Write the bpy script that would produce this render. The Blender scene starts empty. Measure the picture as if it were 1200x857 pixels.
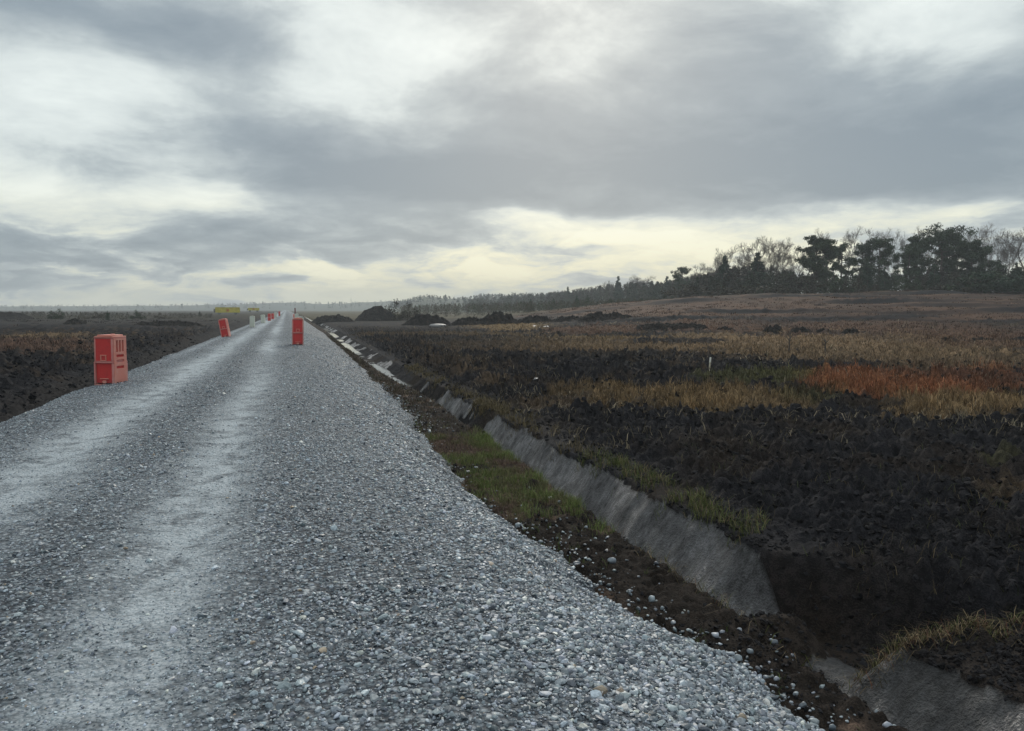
import bpy, bmesh, math, random
import numpy as np
from mathutils import Vector, Matrix

random.seed(7)
RNG = np.random.default_rng(7)
SC = bpy.context.scene
COL = SC.collection
PI = math.pi

# ------------------------------------------------------------------ camera frame
TH = math.radians(16.9)            # the camera looks this far to the right of the road's axis (+Y)
PITCH = math.radians(4.32)
FPX = 867.0                        # focal length in pixels of a 1200 wide picture
CAMZ = 1.65
FW = np.array([math.sin(TH), math.cos(TH)])
RT = np.array([math.cos(TH), -math.sin(TH)])


def spot(px, D):
    """ground position (x, y) seen under column px at forward distance D"""
    X = (px - 600) / FPX * D
    p = D * FW + X * RT
    return float(p[0]), float(p[1])


def frame(u, s):
    D = u * FW[0] + s * FW[1]
    X = u * RT[0] + s * RT[1]
    return X, D


# ------------------------------------------------------------------ noise
_perm = np.random.default_rng(3).permutation(4096).astype(np.int64)
_ang = np.random.default_rng(4).uniform(0, 2 * PI, 4096)
_gx, _gy = np.cos(_ang), np.sin(_ang)


def perlin(x, y, seed=0):
    x = np.asarray(x, float) + seed * 17.31
    y = np.asarray(y, float) - seed * 9.77
    xi = np.floor(x).astype(np.int64); yi = np.floor(y).astype(np.int64)
    xf = x - xi; yf = y - yi
    a = xf * xf * xf * (xf * (xf * 6 - 15) + 10)
    b = yf * yf * yf * (yf * (yf * 6 - 15) + 10)

    def g(i, j, dx, dy):
        h = _perm[(_perm[(i + seed * 131) & 4095] + j) & 4095]
        return _gx[h] * dx + _gy[h] * dy
    n00 = g(xi, yi, xf, yf); n10 = g(xi + 1, yi, xf - 1, yf)
    n01 = g(xi, yi + 1, xf, yf - 1); n11 = g(xi + 1, yi + 1, xf - 1, yf - 1)
    return ((n00 * (1 - a) + n10 * a) * (1 - b) + (n01 * (1 - a) + n11 * a) * b) * 1.5


def fbm(x, y, octv=4, seed=0, gain=.5):
    t = 0; amp = 1; f = 1; tot = 0
    for k in range(octv):
        t = t + amp * perlin(x * f, y * f, seed + k); tot += amp
        amp *= gain; f *= 2.03
    return t / tot


def sstep(a, b, x):
    t = np.clip((x - a) / (b - a), 0, 1)
    return t * t * (3 - 2 * t)


def tab(s, xs, ys):
    return np.interp(s, xs, ys)


def pw(u, nodes, vals):
    """piecewise linear in u with node positions that vary per point"""
    r = np.where(u <= nodes[0], vals[0], 0.0) + 0 * u
    for k in range(len(nodes) - 1):
        a, b = nodes[k], nodes[k + 1]
        t = (u - a) / np.maximum(b - a, 1e-6)
        m = (u > a) & (u <= b)
        r = np.where(m, vals[k] + (vals[k + 1] - vals[k]) * t, r)
    return np.where(u > nodes[-1], vals[-1], r)


# ------------------------------------------------------------------ terrain functions (x = u across the road, y = s along it)
def toe_r(s):
    return tab(s, [-30, 0, 3.5, 6, 9, 13, 20, 40, 80, 400], [3.2, 3.2, 3.05, 2.6, 2.25, 2.4, 2.75, 3.1, 3.6, 4.2]) + .13 * perlin(s * .9, s * 0, 5) + .14 * perlin(s * .42, s * 0, 4) + .07 * perlin(s * 3.1, s * 0, 6) + .04 * perlin(s * 7.3, s * 0, 7)


def toe_l(s):
    return -5.35 + .12 * perlin(s * .5, s * 0, 8)


def ditch_nodes(s):
    un = tab(s, [-30, 4, 10, 15, 23, 28, 55, 100, 300], [3.62, 3.60, 3.62, 3.84, 3.9, 3.66, 3.85, 4.7, 6.2]) + .05 * perlin(s * .8, s * 0, 11) + .03 * perlin(s * 2.7, s * 0, 12)
    ur = tab(s, [-30, 5, 27, 60, 100, 300], [5.0, 5.0, 5.05, 5.5, 6.3, 8.0]) + .09 * perlin(s * .7, s * 0, 13) + .04 * perlin(s * 2.3, s * 0, 14)
    zb = tab(s, [-30, 26, 31, 400], [-1.74, -1.72, -1.38, -1.38]) + (.13 * perlin(s * .17, s * 0, 16) + .06 * perlin(s * .6, s * 0, 17)) * (s > 27)
    return un, ur, zb


def scarps(X, D):
    """low cut banks of bare peat across the rise: height gained, and how much of the face one stands on"""
    z = 0; m = 0
    ax = X / np.maximum(D, 1)
    for k, (D0, a0, a1, h) in enumerate(((104, .24, .9, .55), (122, .40, .9, .85), (139, .12, .62, .55), (151, .42, .95, .75), (88, .33, .62, .5), (96, .12, .45, .4), (113, .5, .95, .55), (130, .05, .3, .45))):
        q = D + 7 * perlin(X * .035, X * 0, 35 + k) + 1.6 * perlin(X * .25, X * 0, 45 + k)
        w = sstep(a0 - .05, a0 + .05, ax) * (1 - sstep(a1 - .06, a1 + .06, ax)) * np.clip(.7 + perlin(X * .05, X * 0, 55 + k), 0, 1)
        t_ = sstep(D0 - 1.0, D0 + 1.0, q)
        z = z + h * w * t_ * (1 - .75 * sstep(D0 + 2, D0 + 16, q))
        m = np.maximum(m, w * sstep(D0 - 3.4, D0 - 1.4, q) * (1 - sstep(D0 + .9, D0 + 1.6, q)))
    return z, m


def z_smooth(u, s):
    u = np.asarray(u, float); s = np.asarray(s, float)
    X, D = frame(u, s)
    un, ur, zb = ditch_nodes(s)
    wid = ur - un
    zn = -.92 + .05 * perlin(s * .4, u * .4, 21) - .06 * sstep(26, 32, s)
    zr = -1.0 + .05 * perlin(s * .35, u * .0, 22) - .16 * (1 - sstep(5.2, 6.2, s))
    z = pw(u, [toe_r(s) - .1, un, un + .26 * wid, un + .62 * wid, ur, ur + 1.3], [zn + .02, zn, zb, zb + .02, zr, zr + .12])
    # bog field right
    fld = .10 * fbm(u * .12, s * .12, 3, 24) + .25 * fbm(u * .03, s * .03, 3, 25) * sstep(25, 70, D)
    z = z + np.where(u > 0, sstep(6, 9, u), 0) * (fld + .02)
    # left of the road: shallow side drain and peat bank
    zl = pw(u, [-9.5 + 0 * u, -7.6 + .2 * perlin(s * .5, s * 0, 27), -6.5 + 0 * u, -5.2 + 0 * u], [-.62, -.7, -1.12, -.8])
    zl = zl + sstep(7, 10, -u) * (.12 * fbm(u * .12, s * .12, 3, 28) + .3 * fbm(u * .02, s * .02, 3, 29) * sstep(30, 80, D))
    z = np.where(u < -3, zl, z)
    z = np.where((u >= -4.9) & (u <= toe_r(s) - .35), -1.1, z)
    # side drain entering the ditch near the camera
    dj = D + .10 * perlin(u * 1.1, s * 1.1, 31)
    back = np.maximum(7.75 - .55 * (X - 3.1), 6.95)
    tr = sstep(6.12, 6.36, dj) * (1 - sstep(-.4, .05, dj - back)) * sstep(3.95, 4.5, u)
    z = np.where(u > 3.9, z * (1 - tr) + np.minimum(z, -1.66 + .1 * perlin(u, s, 32)) * tr, z)
    # slumped peat closing the ditch beside it
    dam = np.exp(-((s - 5.95) / .36) ** 2) * sstep(3.75, 4.1, u) * (1 - sstep(4.7, 5.1, u))
    z = np.where(u > 0, np.maximum(z, np.where(dam > .05, -1.75 + .42 * dam, -9)), z)
    plug = np.exp(-((s - 18.9) / .55) ** 2) + .8 * np.exp(-((s - 28.3) / .6) ** 2)
    z = np.where((u > un) & (u < ur), z + .45 * plug * (zr - z) * .9, z)
    # the wooded rise on the right
    ax = X / np.maximum(D, 1)
    rise = sstep(55, 175, D) * sstep(-.16, .33, ax) * sstep(0, 40, X + 30)
    terr = .35 * fbm(X * .012, D * .05, 3, 33) * rise
    z = z + np.where(u > 6, 5.6 * rise + terr + .8 * fbm(X * .06, D * .09, 4, 34) * sstep(60, 100, D) * rise, 0)
    z = z + np.where(u > 6, scarps(X, D)[0], 0)
    return z


def clod(u, s):
    """rough dug peat: sharp edged lumps"""
    X, D = frame(u, s)
    un, ur, zb = ditch_nodes(s)
    w1, w2 = .25 * perlin(u * 1.3, s * 1.3, 41), .25 * perlin(u * 1.3, s * 1.3, 42)
    a = 1 - np.abs(perlin((u + w1) * 1.5, (s + w2) * 1.5, 43)) * 2
    b = 1 - np.abs(perlin((u + w2) * 3.6, (s + w1) * 3.6, 44)) * 2
    c = perlin(u * 8.5, s * 8.5, 45)
    d = perlin(u * 19, s * 19, 46)
    e = 1 - np.abs(perlin((u + .3 * w2) * 6.3, (s + .3 * w1) * 6.3, 50)) * 2
    lump = .13 * (.5 - a) + .115 * (.5 - b) + .085 * (.5 - e) + .06 * c + .034 * d
    big = .16 * np.maximum(perlin(u * .55, s * .55, 47), -.1)
    fr = sstep(.06, 1.2, u - ur)
    fl = sstep(0, 1.2, -u - 7.3)
    strip = ((u > -3) & (u <= un)).astype(float)
    wall = ((u > un) & (u <= ur)).astype(float)
    far = 1 - sstep(60, 140, D)
    amp = 1.0 + .8 * sstep(12, 30, D)
    z = (lump * amp + big) * np.where(u > 0, fr, fl) * far
    z = z + strip * (.035 * c + .022 * d + .03 * (.5 - e) + .03 * (.5 - b))
    z = z + wall * (.02 * perlin(u * 2.2, s * 7, 48) + .012 * d + .02 * c * .6 + .05 * perlin(u * 1.5, s * 1.2, 49))
    sl = ((u < -5) & (u > -8.5)).astype(float)
    z = z + sl * (.06 * c + .035 * d + .09 * (.5 - b) + .05 * (.5 - e))
    return z


def z_ground(u, s):
    return z_smooth(u, s) + clod(u, s)


def road_nodes(s):
    tl, tr = toe_l(s), toe_r(s)
    cr = np.minimum(1.15 + .08 * perlin(s * .4, s * 0, 51), tr - .7)
    return tl, tr, cr


def z_road(u, s, fine=True):
    u = np.asarray(u, float); s = np.asarray(s, float)
    tl, tr, cr = road_nodes(s)
    n = [tl - .25, tl, tl + .85, -3.6 + 0 * u, -1.6 + 0 * u, .5 + 0 * u, cr - .35, cr + .15, tr, tr + .3]
    z = pw(u, n, [-1.05, -.8, -.14, -.04, .0, -.02, -.05, -.12, -.84, -1.05])
    # round the shoulder
    for d in (-.16, .16):
        z = z + pw(u + d, n, [-1.05, -.8, -.14, -.04, .0, -.02, -.05, -.12, -.84, -1.05])
    z = z / 3
    for c, w in ((-.78, .34), (-2.55, .4)):
        z = z - .03 * np.exp(-((u - c - .1 * perlin(s * .12, s * 0, 52)) / w) ** 2)
    z = z + .02 * fbm(u * .9, s * .5, 3, 53)
    z = z + tab(s, [0, 120, 300, 800, 1500], [0, 0, .1, .5, .6])
    if fine:
        z = z + .008 * perlin(u * 7, s * 7, 55) + .006 * perlin(u * 16, s * 16, 56)
    return z


# ------------------------------------------------------------------ mesh + material helpers
def mesh_np(name, V, F, C=None, smooth=True, mats=(), fmat=None):
    """V (n,3), F (m,k) all faces of k corners, C (n,3) vertex colours"""
    me = bpy.data.meshes.new(name)
    V = np.ascontiguousarray(V, np.float32); F = np.ascontiguousarray(F, np.int32)
    m, k = F.shape
    me.vertices.add(len(V)); me.vertices.foreach_set('co', V.ravel())
    me.loops.add(m * k); me.loops.foreach_set('vertex_index', F.ravel())
    me.polygons.add(m)
    me.polygons.foreach_set('loop_start', np.arange(0, m * k, k, dtype=np.int32))
    try:
        me.polygons.foreach_set('loop_total', np.full(m, k, np.int32))
    except Exception:
        pass
    me.polygons.foreach_set('use_smooth', np.full(m, smooth, bool))
    if fmat is not None:
        me.polygons.foreach_set('material_index', np.ascontiguousarray(fmat, np.int32))
    me.update(calc_edges=True)
    if C is not None:
        at = me.color_attributes.new('tint', 'FLOAT_COLOR', 'POINT')
        c4 = np.ones((len(V), 4), np.float32); c4[:, :3] = C
        at.data.foreach_set('color', c4.ravel())
    for x in mats:
        me.materials.append(x)
    return me


def link(name, me, parent=None, **props):
    o = bpy.data.objects.new(name, me)
    COL.objects.link(o)
    if parent is not None:
        o.parent = parent
    for k, v in props.items():
        o[k] = v
    return o


def empty(name, loc, label, category, group=None, rz=0, rot=None, scale=1):
    o = bpy.data.objects.new(name, None)
    COL.objects.link(o)
    o.location = loc
    o.rotation_euler = rot if rot else (0, 0, rz)
    o.scale = (scale,) * 3 if not isinstance(scale, tuple) else scale
    o.empty_display_size = .2
    o['label'] = label; o['category'] = category
    if group:
        o['group'] = group
    return o


def copy_thing(src, loc, label, rz=0, rot=None, scale=1, group=None, mat=None):
    r = src.copy(); COL.objects.link(r)
    r.location = loc
    r.rotation_euler = rot if rot else (0, 0, rz)
    r.scale = (scale,) * 3 if not isinstance(scale, tuple) else scale
    r['label'] = label
    if group:
        r['group'] = group
    for ch in list(src.children):
        c = ch.copy(); COL.objects.link(c); c.parent = r
        if mat:
            for sl in c.material_slots:
                if sl.material in mat:
                    q = mat[sl.material]; sl.link = 'OBJECT'; sl.material = q
        for g in list(ch.children):
            d = g.copy(); COL.objects.link(d); d.parent = c
            if mat:
                for sl in d.material_slots:
                    if sl.material and sl.material in mat:
                        q = mat[sl.material]; sl.link = 'OBJECT'; sl.material = q
    return r


class NT:
    """short-hand for building node trees"""
    def __init__(self, tree):
        self.t = tree; self.n = tree.nodes; self.l = tree.links

    def node(self, kind, **kw):
        x = self.n.new(kind)
        for k, v in kw.items():
            setattr(x, k, v)
        return x

    def put(self, sock, v):
        if isinstance(v, bpy.types.NodeSocket):
            self.l.new(v, sock)
        else:
            sock.default_value = v

    def m(self, op, a, b=0.0, c=None, clamp=False):
        x = self.node('ShaderNodeMath', operation=op, use_clamp=clamp)
        self.put(x.inputs[0], a); self.put(x.inputs[1], b)
        if c is not None:
            self.put(x.inputs[2], c)
        return x.outputs[0]

    def vm(self, op, a, b=None, scale=None):
        x = self.node('ShaderNodeVectorMath', operation=op)
        self.put(x.inputs[0], a)
        if b is not None:
            self.put(x.inputs[1], b)
        if scale is not None:
            self.put(x.inputs['Scale'], scale)
        return x.outputs['Value'] if op in ('DOT_PRODUCT', 'LENGTH') else x.outputs[0]

    def mix(self, f, a, b, blend='MIX'):
        x = self.node('ShaderNodeMix', data_type='RGBA', blend_type=blend)
        self.put(x.inputs[0], f); self.put(x.inputs[6], a); self.put(x.inputs[7], b)
        return x.outputs[2]

    def noise(self, vec, scale, detail=4, rough=.5, dist=0, color=False):
        x = self.node('ShaderNodeTexNoise')
        if vec is not None:
            self.l.new(vec, x.inputs['Vector'])
        x.inputs['Scale'].default_value = scale; x.inputs['Detail'].default_value = detail
        x.inputs['Roughness'].default_value = rough; x.inputs['Distortion'].default_value = dist
        return x.outputs['Color'] if color else x.outputs['Fac']

    def ramp(self, f, stops, interp='LINEAR'):
        x = self.node('ShaderNodeValToRGB')
        r = x.color_ramp; r.interpolation = interp
        while len(r.elements) < len(stops):
            r.elements.new(.5)
        for e, (p, c) in zip(r.elements, stops):
            e.position = p
            e.color = (*c, 1) if len(c) == 3 else c
        self.put(x.inputs[0], f)
        return x.outputs['Color']

    def maprange(self, v, a, b, c=0, d=1):
        x = self.node('ShaderNodeMapRange', interpolation_type='SMOOTHSTEP')
        self.put(x.inputs[0], v)
        for i, q in enumerate((a, b, c, d)):
            self.put(x.inputs[i + 1], q)
        return x.outputs[0]


def material(name):
    m = bpy.data.materials.new(name); m.use_nodes = True
    t = NT(m.node_tree)
    p = t.n['Principled BSDF']
    return m, t, p


def bump(t, p, h, strength, dist):
    b = t.node('ShaderNodeBump')
    b.inputs['Strength'].default_value = strength; b.inputs['Distance'].default_value = dist
    t.put(b.inputs['Height'], h)
    t.l.new(b.outputs['Normal'], p.inputs['Normal'])


def vcol(t):
    return t.node('ShaderNodeVertexColor', layer_name='tint').outputs['Color']


def pos(t):
    return t.node('ShaderNodeTexCoord').outputs['Object']


# ---- ground material
M_GROUND, t, p = material('bog_ground')
c = vcol(t); P = pos(t)
n1 = t.noise(P, 9, 5, .6); n2 = t.noise(P, 60, 3, .6)
k = t.m('ADD', t.m('MULTIPLY', n1, .9), t.m('MULTIPLY', n2, .9))
c2 = t.mix(1.0, c, t.ramp(k, [(0.45, (.45, .44, .44)), (.9, (1.0, 1.0, 1.0)), (1.35 / 1.4, (1.75, 1.7, 1.65))]), 'MULTIPLY')
t.l.new(c2, p.inputs['Base Color'])
p.inputs['Roughness'].default_value = .85
p.inputs['Specular IOR Level'].default_value = .04
bump(t, p, t.m('ADD', t.m('MULTIPLY', n1, .6), t.m('MULTIPLY', n2, .4)), .8, .05)

# ---- clay wall (own material on the ditch sides)
M_CLAY, t, p = material('ditch_clay')
P = pos(t); c = vcol(t)
mp = t.node('ShaderNodeMapping'); mp.inputs['Scale'].default_value = (2.4, 5.5, 2.4)
mp.inputs['Rotation'].default_value = (0, 0, .12)
t.l.new(P, mp.inputs['Vector'])
st = t.noise(mp.outputs[0], 2.2, 5, .6, .6)
bl = t.noise(P, 1.5, 6, .62); fn = t.noise(P, 40, 4, .65)
k = t.m('ADD', t.m('ADD', t.m('MULTIPLY', st, .42), t.m('MULTIPLY', bl, .58)), t.m('MULTIPLY', fn, .3))
t.l.new(t.mix(1.0, c, t.ramp(k, [(.52, (.30, .29, .30)), (.61, (.72, .71, .73)), (.69, (1.1, 1.1, 1.13)), (.79, (1.9, 1.9, 1.95))]), 'MULTIPLY'), p.inputs['Base Color'])
t.l.new(t.ramp(bl, [(.42, (.75,) * 3), (.6, (.3,) * 3)]), p.inputs['Roughness'])
bump(t, p, t.m('ADD', st, t.m('MULTIPLY', fn, .7)), 1.0, .09)

# ---- gravel bed and stones
M_BED, t, p = material('gravel_bed')
P = pos(t)
vo = t.node('ShaderNodeTexVoronoi'); vo.inputs['Scale'].default_value = 26; t.l.new(P, vo.inputs['Vector'])
vo2 = t.node('ShaderNodeTexVoronoi'); vo2.inputs['Scale'].default_value = 55; t.l.new(P, vo2.inputs['Vector'])
sep = t.node('ShaderNodeSeparateColor'); t.l.new(vo.outputs['Color'], sep.inputs[0])
stone = t.ramp(sep.outputs[0], [(0, (.06, .076, .096)), (.5, (.17, .198, .23)), (.85, (.32, .355, .395)), (1, (.54, .57, .6))])
gap = t.ramp(vo.outputs['Distance'], [(.25, (1, 1, 1)), (.62, (.28, .28, .3))])
stone = t.mix(1.0, stone, gap, 'MULTIPLY')
c = vcol(t)
sc_ = t.node('ShaderNodeSeparateColor'); t.l.new(c, sc_.inputs[0])
pt = t.noise(P, 2.6, 7, .7, .5)
fines = t.m('MULTIPLY', sc_.outputs[0], t.maprange(pt, .36, .58, .25, 1.15), clamp=True)
fcol = t.ramp(t.noise(P, 70, 4, .7), [(.35, (.29, .325, .365)), (.65, (.53, .575, .62))])
bc = t.mix(fines, stone, fcol)
t.l.new(bc, p.inputs['Base Color'])
p.inputs['Specular IOR Level'].default_value = .15
p.inputs['Roughness'].default_value = .65
hh = t.m('SUBTRACT', 1.0, vo.outputs['Distance'])
hh = t.m('ADD', hh, t.m('MULTIPLY', t.m('SUBTRACT', 1.0, vo2.outputs['Distance']), .4))
bump(t, p, hh, .9, .03)

M_STONE, t, p = material('gravel_stone')
P = pos(t)
t.l.new(t.mix(.6, vcol(t), t.mix(1.0, vcol(t), t.ramp(t.noise(P, 70, 4, .6), [(.3, (.5, .5, .5)), (.7, (1.4, 1.4, 1.4))]), 'MULTIPLY')), p.inputs['Base Color'])
p.inputs['Roughness'].default_value = .42
bump(t, p, t.noise(P, 160, 3, .6), .3, .004)

# ---- leaf / grass / bark / peat lumps with vertex colours
def vmat(name, rough, spec=.3, trans=False):
    m, t, p = material(name)
    t.l.new(vcol(t), p.inputs['Base Color'])
    p.inputs['Roughness'].default_value = rough
    p.inputs['Specular IOR Level'].default_value = spec
    return m
M_GRASS = vmat('grass_blade', .75, .12)
M_NEEDLE = vmat('needle_leaf', .7, .15)
M_TWIG = vmat('bare_twig', .8)
M_PEAT = vmat('peat_lump', .85, .08)

M_BARK, t, p = material('pine_bark')
P = pos(t)
t.l.new(t.ramp(t.noise(P, 4, 5, .6), [(.35, (.045, .035, .03)), (.7, (.13, .1, .085))]), p.inputs['Base Color'])
p.inputs['Roughness'].default_value = .9
M_BIRCH, t, p = material('birch_bark')
P = pos(t)
t.l.new(t.ramp(t.noise(P, 3, 4, .6), [(.35, (.1, .09, .085)), (.5, (.3, .29, .28)), (.7, (.42, .41, .4))]), p.inputs['Base Color'])
p.inputs['Roughness'].default_value = .8

# ---- peat heap
M_HEAP, t, p = material('peat_heap')
P = pos(t)
t.l.new(t.ramp(t.noise(P, 1.6, 6, .65), [(.3, (.012, .0115, .0125)), (.55, (.032, .028, .027)), (.75, (.085, .068, .055))]), p.inputs['Base Color'])
p.inputs['Roughness'].default_value = .9
p.inputs['Specular IOR Level'].default_value = .1
bump(t, p, t.noise(P, 3.5, 6, .65), 1.0, .35)

# ---- water
M_WATER, t, p = material('ditch_water')
p.inputs['Base Color'].default_value = (.05, .05, .045, 1)
p.inputs['Roughness'].default_value = .08
p.inputs['IOR'].default_value = 1.33
p.inputs['Specular IOR Level'].default_value = .5
bump(t, p, t.noise(pos(t), 5, 3), .08, .02)


def plastic(name, col, dirt, rough=.45, amount=.5):
    m, t, p = material(name)
    P = pos(t)
    d = t.noise(P, 2.6, 6, .65, .4)
    sp = t.noise(P, 22, 4, .6)
    k = t.m('MULTIPLY', t.maprange(d, .42, .72), amount)
    k = t.m('ADD', k, t.m('MULTIPLY', t.maprange(sp, .55, .8), .18), clamp=True)
    # mud splash near the foot
    sx = t.node('ShaderNodeSeparateXYZ'); t.l.new(P, sx.inputs[0])
    low = t.m('MULTIPLY', t.maprange(t.m('ADD', sx.outputs[2], t.m('MULTIPLY', sp, .22)), .28, .02), .45)
    c = t.mix(k, (*col, 1), (*dirt, 1))
    c = t.mix(low, c, (.16, .14, .12, 1))
    t.l.new(c, p.inputs['Base Color'])
    t.l.new(t.maprange(d, .3, .7, rough - .1, rough + .2), p.inputs['Roughness'])
    bump(t, p, sp, .12, .004)
    return m


# ------------------------------------------------------------------ cover map of the bog
PEAT = np.array((.0172, .0170, .0198)); PEATB = np.array((.025, .0205, .0185))
HEATH = np.array((.088, .054, .040)); RED = np.array((.185, .080, .042)); OCHRE = np.array((.20, .138, .075))
GREEN = np.array((.080, .078, .036)); BUFF = np.array((.178, .125, .078)); CLAY = np.array((.140, .139, .146))
GREYB = np.array((.032, .028, .026)); STRAW = np.array((.26, .20, .12))

ZONES = [  # px, py, rx, ry of the patch as laid out on the bog, colour, strength, how grassy
    (1010, 366, 330, 27, HEATH, .9, .8), (760, 362, 190, 14, HEATH, .85, .7), (1060, 392, 230, 16, HEATH, .75, .8),
    (1010, 410, 210, 20, BUFF, .85, 1), (1120, 428, 130, 12, BUFF, .7, 1), (1160, 398, 90, 16, HEATH, .8, .8),
    (1090, 455, 150, 20, RED, .95, 1), (980, 447, 60, 10, RED, .7, 1), (1130, 478, 120, 13, OCHRE, .9, 1), (800, 470, 125, 12, OCHRE, .75, 1),
    (880, 478, 90, 8, OCHRE, .6, 1), (890, 446, 75, 8, GREEN, .8, 1), (955, 468, 45, 12, GREEN, .4, 1),
    (760, 408, 110, 6, BUFF, .6, .8), (700, 420, 90, 5, GREYB, .6, .4), (600, 383, 60, 5, OCHRE * .8, .85, .8), (700, 389, 60, 4, HEATH, .8, .7),
    (640, 405, 120, 4, BUFF * .6, .55, .4), (520, 425, 60, 5, BUFF * .6, .5, .5), (700, 462, 50, 10, OCHRE * .8, .6, .9), (640, 475, 60, 6, BUFF * .7, .5, .7), (590, 450, 45, 5, BUFF * .6, .5, .5),
    (520, 393, 120, 2.2, OCHRE * .7, .5, .6), (630, 412, 140, 3, BUFF * .8, .55, .7), (560, 437, 80, 4, BUFF * .8, .4, .6), (770, 385, 120, 4, HEATH, .8, .8), (700, 398, 130, 2.2, OCHRE * .8, .6, .7),
    (560, 400, 80, 3, GREYB, .5, .2), (480, 385, 70, 4, GREYB, .5, .3), (830, 395, 60, 4, BUFF, .6, .8),
    (1190, 575, 40, 14, OCHRE * .7, .4, .8), (1180, 548, 30, 8, GREEN, .5, .8),
    (30, 408, 85, 10, HEATH * 1.25, .95, .9), (60, 396, 70, 4, BUFF * .8, .8, .7), (170, 376, 110, 4, GREYB, .6, .5), (60, 373, 120, 5, GREYB, .7, .5),
    (-150, 395, 140, 14, HEATH, .7, .7), (250, 371, 80, 2, GREYB * .8, .5, .4),
]
DARK = [  # bands of bare dark peat on the rise
    (960, 374, 100, 2.0), (1180, 377, 60, 2.5), (1060, 371, 50, 1.6),
    (760, 373, 90, 1.7), (1020, 484, 48, 5), (900, 431, 95, 6), (1000, 431, 40, 3), (720, 430, 110, 6), (640, 440, 90, 10), (790, 402, 60, 4),
]


def cover(u, s, zs=None):
    """base colour and grassiness of the ground at (u, s)"""
    if zs is None:
        zs = z_smooth(u, s)
    X, D = frame(u, s)
    Ds = np.maximum(D, 1.5)
    px = 600 + FPX * X / Ds
    un, ur, zb = ditch_nodes(s)
    zz = np.where((u > -7) & (u < ur + 1.5), -.85, zs)
    py = 363 + FPX * (CAMZ - zz) / Ds
    nA = fbm(u * .35, s * .35, 4, 61); nB = fbm(u * 1.6, s * 1.6, 4, 62); nC = fbm(X * .02, D * .12, 3, 63)
    nD = fbm(X * .16, D * .16 * 30 / (20 + np.maximum(D, 1)), 3, 64)
    nz = .55 * nA + .35 * nB + .5 * nC * sstep(20, 60, D)
    col = PEAT[None, :] * (1 + .5 * nB[:, None]) + (PEATB - PEAT)[None, :] * sstep(-.1, .5, nA)[:, None]
    veg = np.zeros_like(u)
    side = np.where(u > 0, sstep(.3, 1.5, u - ur), sstep(7, 9, -u))
    # scattered withered growth over the dark field
    w = sstep(.12, .45, nB + .6 * nA + .3 * nC) * .36 * sstep(17, 30, D) * side
    col = col * (1 - w[:, None]) + (BUFF * .55)[None, :] * w[:, None]; veg = np.maximum(veg, w * .5)
    for (x0, y0, rx, ry, cc, st, g) in ZONES:
        r = np.sqrt(((px - x0) / rx) ** 2 + ((py - y0) / ry) ** 2) + 1.25 * nz
        w = (1 - sstep(.72, 1.12, r)) * st * side * (D > 2) * np.clip(.85 + .9 * nD, .25, 1)
        v = (1 + .45 * nB)[:, None]
        col = col * (1 - w[:, None]) + cc[None, :] * v * w[:, None]
        veg = veg * (1 - w) + g * w
    for (x0, y0, rx, ry) in DARK:
        r = np.sqrt(((px - x0) / rx) ** 2 + ((py - y0) / ry) ** 2) + .8 * nz
        w = (1 - sstep(.7, 1.1, r)) * .9 * side * (D > 2)
        col = col * (1 - w[:, None]) + PEAT[None, :] * w[:, None]; veg = veg * (1 - w)
    far = sstep(140, 240, D) * np.where(u > 0, 1, .6)
    col = col * (1 - far[:, None]) + np.where(u > 0, 1, .55)[:, None] * np.array((.07, .06, .037))[None, :] * far[:, None]
    sm = np.where(u > 6, scarps(X, D)[1], 0)
    col = col * (1 - sm[:, None]) + (PEAT * .9)[None, :] * sm[:, None]; veg = veg * (1 - sm)
    # strip between gravel and ditch
    strip = (u > 1.5) & (u <= un)
    hs = sstep(.0, .25, nB + .35 * nA + .55 * (sstep(8.0, 9.2, s) - sstep(13.5, 16, s)) + .25 * sstep(16, 20, s) - .28)
    sc = (PEATB * .8)[None, :] * (1 - hs[:, None]) + np.array((.070, .050, .040))[None, :] * hs[:, None]
    col = np.where(strip[:, None], sc * (1 + .5 * nB[:, None]), col)
    veg = np.where(strip, hs * .9, veg)
    # left drain
    dl = (u < -5.1) & (u > -7.4)
    col = np.where(dl[:, None], (np.array((.022, .0205, .0215)) * (1 + .6 * nB[:, None])), col)
    return col, veg


def clay_mask(u, s):
    un, ur, zb = ditch_nodes(s)
    w = ur - un
    e = .06 * perlin(u * 1.2, s * .8, 71) + .02 * perlin(u * 5, s * 3.3, 72)
    m = (u > un + .12 * w) & (u < ur - .05 + e) & ((s < 18) | (perlin(u * .9, s * .28, 74) + .3 * perlin(u * 3, s * 1.3, 75) + .42 - .016 * np.minimum(s, 45) > 0)) & (s < 160)
    brk = np.ones_like(s)
    for a, b in ((5.5, 6.35), (18.1, 19.7), (27.4, 29.2), (34, 37.5)):
        q = .35 * perlin(u * 3, s * .3, 73) + .16 * perlin(u * 9, s * 6, 76)
        brk = np.where((s > a + q) & (s < b + q), 0, brk)
    return m & (brk > .5)


# ------------------------------------------------------------------ ground sheet
def spaced(start, stop, step0, growth, ref=0.0):
    v = [start]
    while v[-1] < stop:
        v.append(v[-1] + max(step0, growth * (v[-1] - ref)))
    return v


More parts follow.
